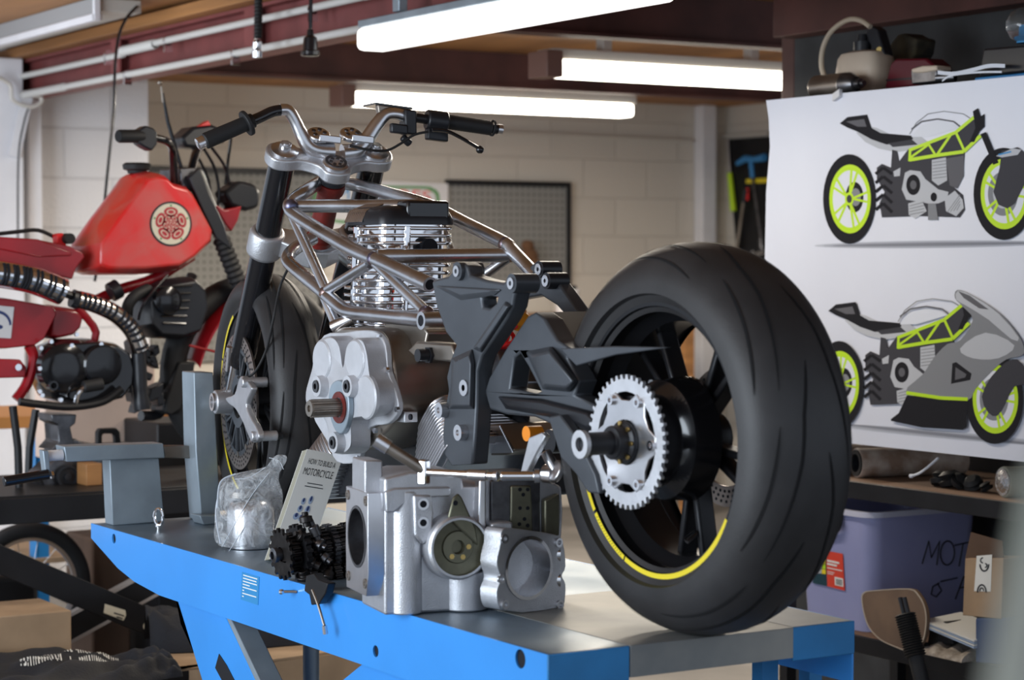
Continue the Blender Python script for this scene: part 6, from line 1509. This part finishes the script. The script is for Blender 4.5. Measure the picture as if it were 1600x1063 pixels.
bl=build('blue_block',MB().prism([U(1524,966,PX(XCt+.001)),U(1575,966,PX(XCt+.001)),U(1575,1040,PX(XCt+.001)),U(1524,1040,PX(XCt+.001))],(.12,0,0)),D('blue_card',(.03,.06,.16),0,.6),bevel=.004)
for v in bl.data.vertices: v.co.z=max(v.co.z,zW+.001)
tag(bl,'blue block under the small carton on the bottom shelf','block')
ad=thing('power_adaptor','black power adaptor lying on the bottom shelf under the papers','adaptor',V((4.0,U(1460,1000,PX(4.0)).y,zW)))
P=L([(1448,1008),(1453,975),(1478,971),(1490,1008)],PX(XF-.005)); 
for p in P: p.z=max(p.z,zW+.001)
build('adaptor_body',MB().prism(P,(.06,0,0)),m['black_rub'],ad,bevel=.004); c0=U(1447,1003,PX(XF-.005)); c0.z=zW+.012; build('adaptor_foot',MB().ball(c0,.011,(1,1.2,.9),n=12),m['black_rub'],ad)
for k in range(4):
    P=L([(1441+k*2,968+k*2.5),(1462,972+k*2.5),(1526-k*2,1004+k*1.5),(1512,1008+k*1.2)],PX(XF-.035+k*.0)); dz=V((.10,0,.015))
    A0,B0_=U(1441+k*2,969+k*3.6,PX(XF-.04)),U(1522,1001+k*3.6,PX(XF-.04))
    tag(build('magazine',MB().prism([A0,B0_,B0_-V((0,0,.004)),A0-V((0,0,.004))],(.14,0,.01)),m['paper' if k%2==0 else 'pale_blue']),'thin white and blue magazine in the slanting pile before the storage box','magazine','slanting magazines on the bottom shelf')
D('bubble',(.45,.40,.34),0,.35,c2=(.25,.21,.17),vs=40,bump=1,bs=90)
y_a,y_b=U(1520,1015,PX(4.0)).y,U(1452,1005,PX(4.0)).y
bw_=build('bubble_wrap',MB().loft([[V((XF-.0+.11*math.cos(t)+.05,y_a+(y_b-y_a)*s,zW+.001+max(0,.028*math.sin(t))*(1+.3*math.sin(s*17+t*3)))) for t in [PI*j/14 for j in range(15)]] for s in [k/16 for k in range(17)]],closed=True),m['bubble']); tag(bw_,'crumpled clear bubble wrap on the front of the bottom shelf','packaging')
# ---- out-of-focus post near the camera
c0=U(1650,800,PN(CAM+FWD*.6,FWD)); zt2=c0.z
D('post_cloth',(.30,.29,.25),0,.8,c2=(.34,.37,.29),vs=9)
rings=[[V((c0.x,c0.y,0))+V((k*.0165*math.cos(a),k*.0165*math.sin(a),z)) for a in [2*PI*j/24 for j in range(24)]] for z,k in ((0.001,1.6),(zt2-.3,1.6),(zt2-.05,1.15),(zt2-.01,.7),(zt2+.01,.45),(zt2+.02,.1))]
tag(build('padded_post',MB().loft(rings),m['post_cloth']),'blurred grey-green padded post very close at the lower right edge','post')
# ---------------------------------------------------------------- light
w=bpy.data.worlds.new('world'); bpy.context.scene.world=w; w.use_nodes=True
bg=w.node_tree.nodes['Background']; bg.inputs[0].default_value=(.75,.85,1,1); bg.inputs[1].default_value=.6
def area(n,loc,to,sx,sy,e,c):
    l=bpy.data.lights.new(n,'AREA'); l.shape='RECTANGLE'; l.size=sx; l.size_y=sy; l.energy=e; l.color=c
    o=bpy.data.objects.new(n,l); COL.objects.link(o); o.location=loc
    o.rotation_euler=(V(to)-V(loc)).to_track_quat('-Z','Y').to_euler(); return o
area('daylight_door',(-1.6,3.8,1.5),(2.2,4.2,1.1),2.6,2.0,115,(.80,.90,1))
area('cool_area_far',(1.2,7.2,1.5),(3.6,9.5,1.3),1.2,1.6,25,(.85,.92,1))  # unseen cool area light aimed at the far left wall
for n,x,y,z,sx,sy,e in (('lamp_far',5.1,8.6,2.1,1.4,.1,60),('lamp_mid',4.7,6.6,2.06,1.2,.1,36),('lamp_near',3.07,5.08,2.05,.1,1.5,14)):
    area(n,(x,y,z),(x,y,0),sx,sy,e,(1,.9,.76))
sc=bpy.context.scene; sc.view_settings.view_transform='Standard'; sc.view_settings.look='None'; sc.view_settings.gamma=1; sc.view_settings.exposure=.45
sc.view_settings.use_curve_mapping=False
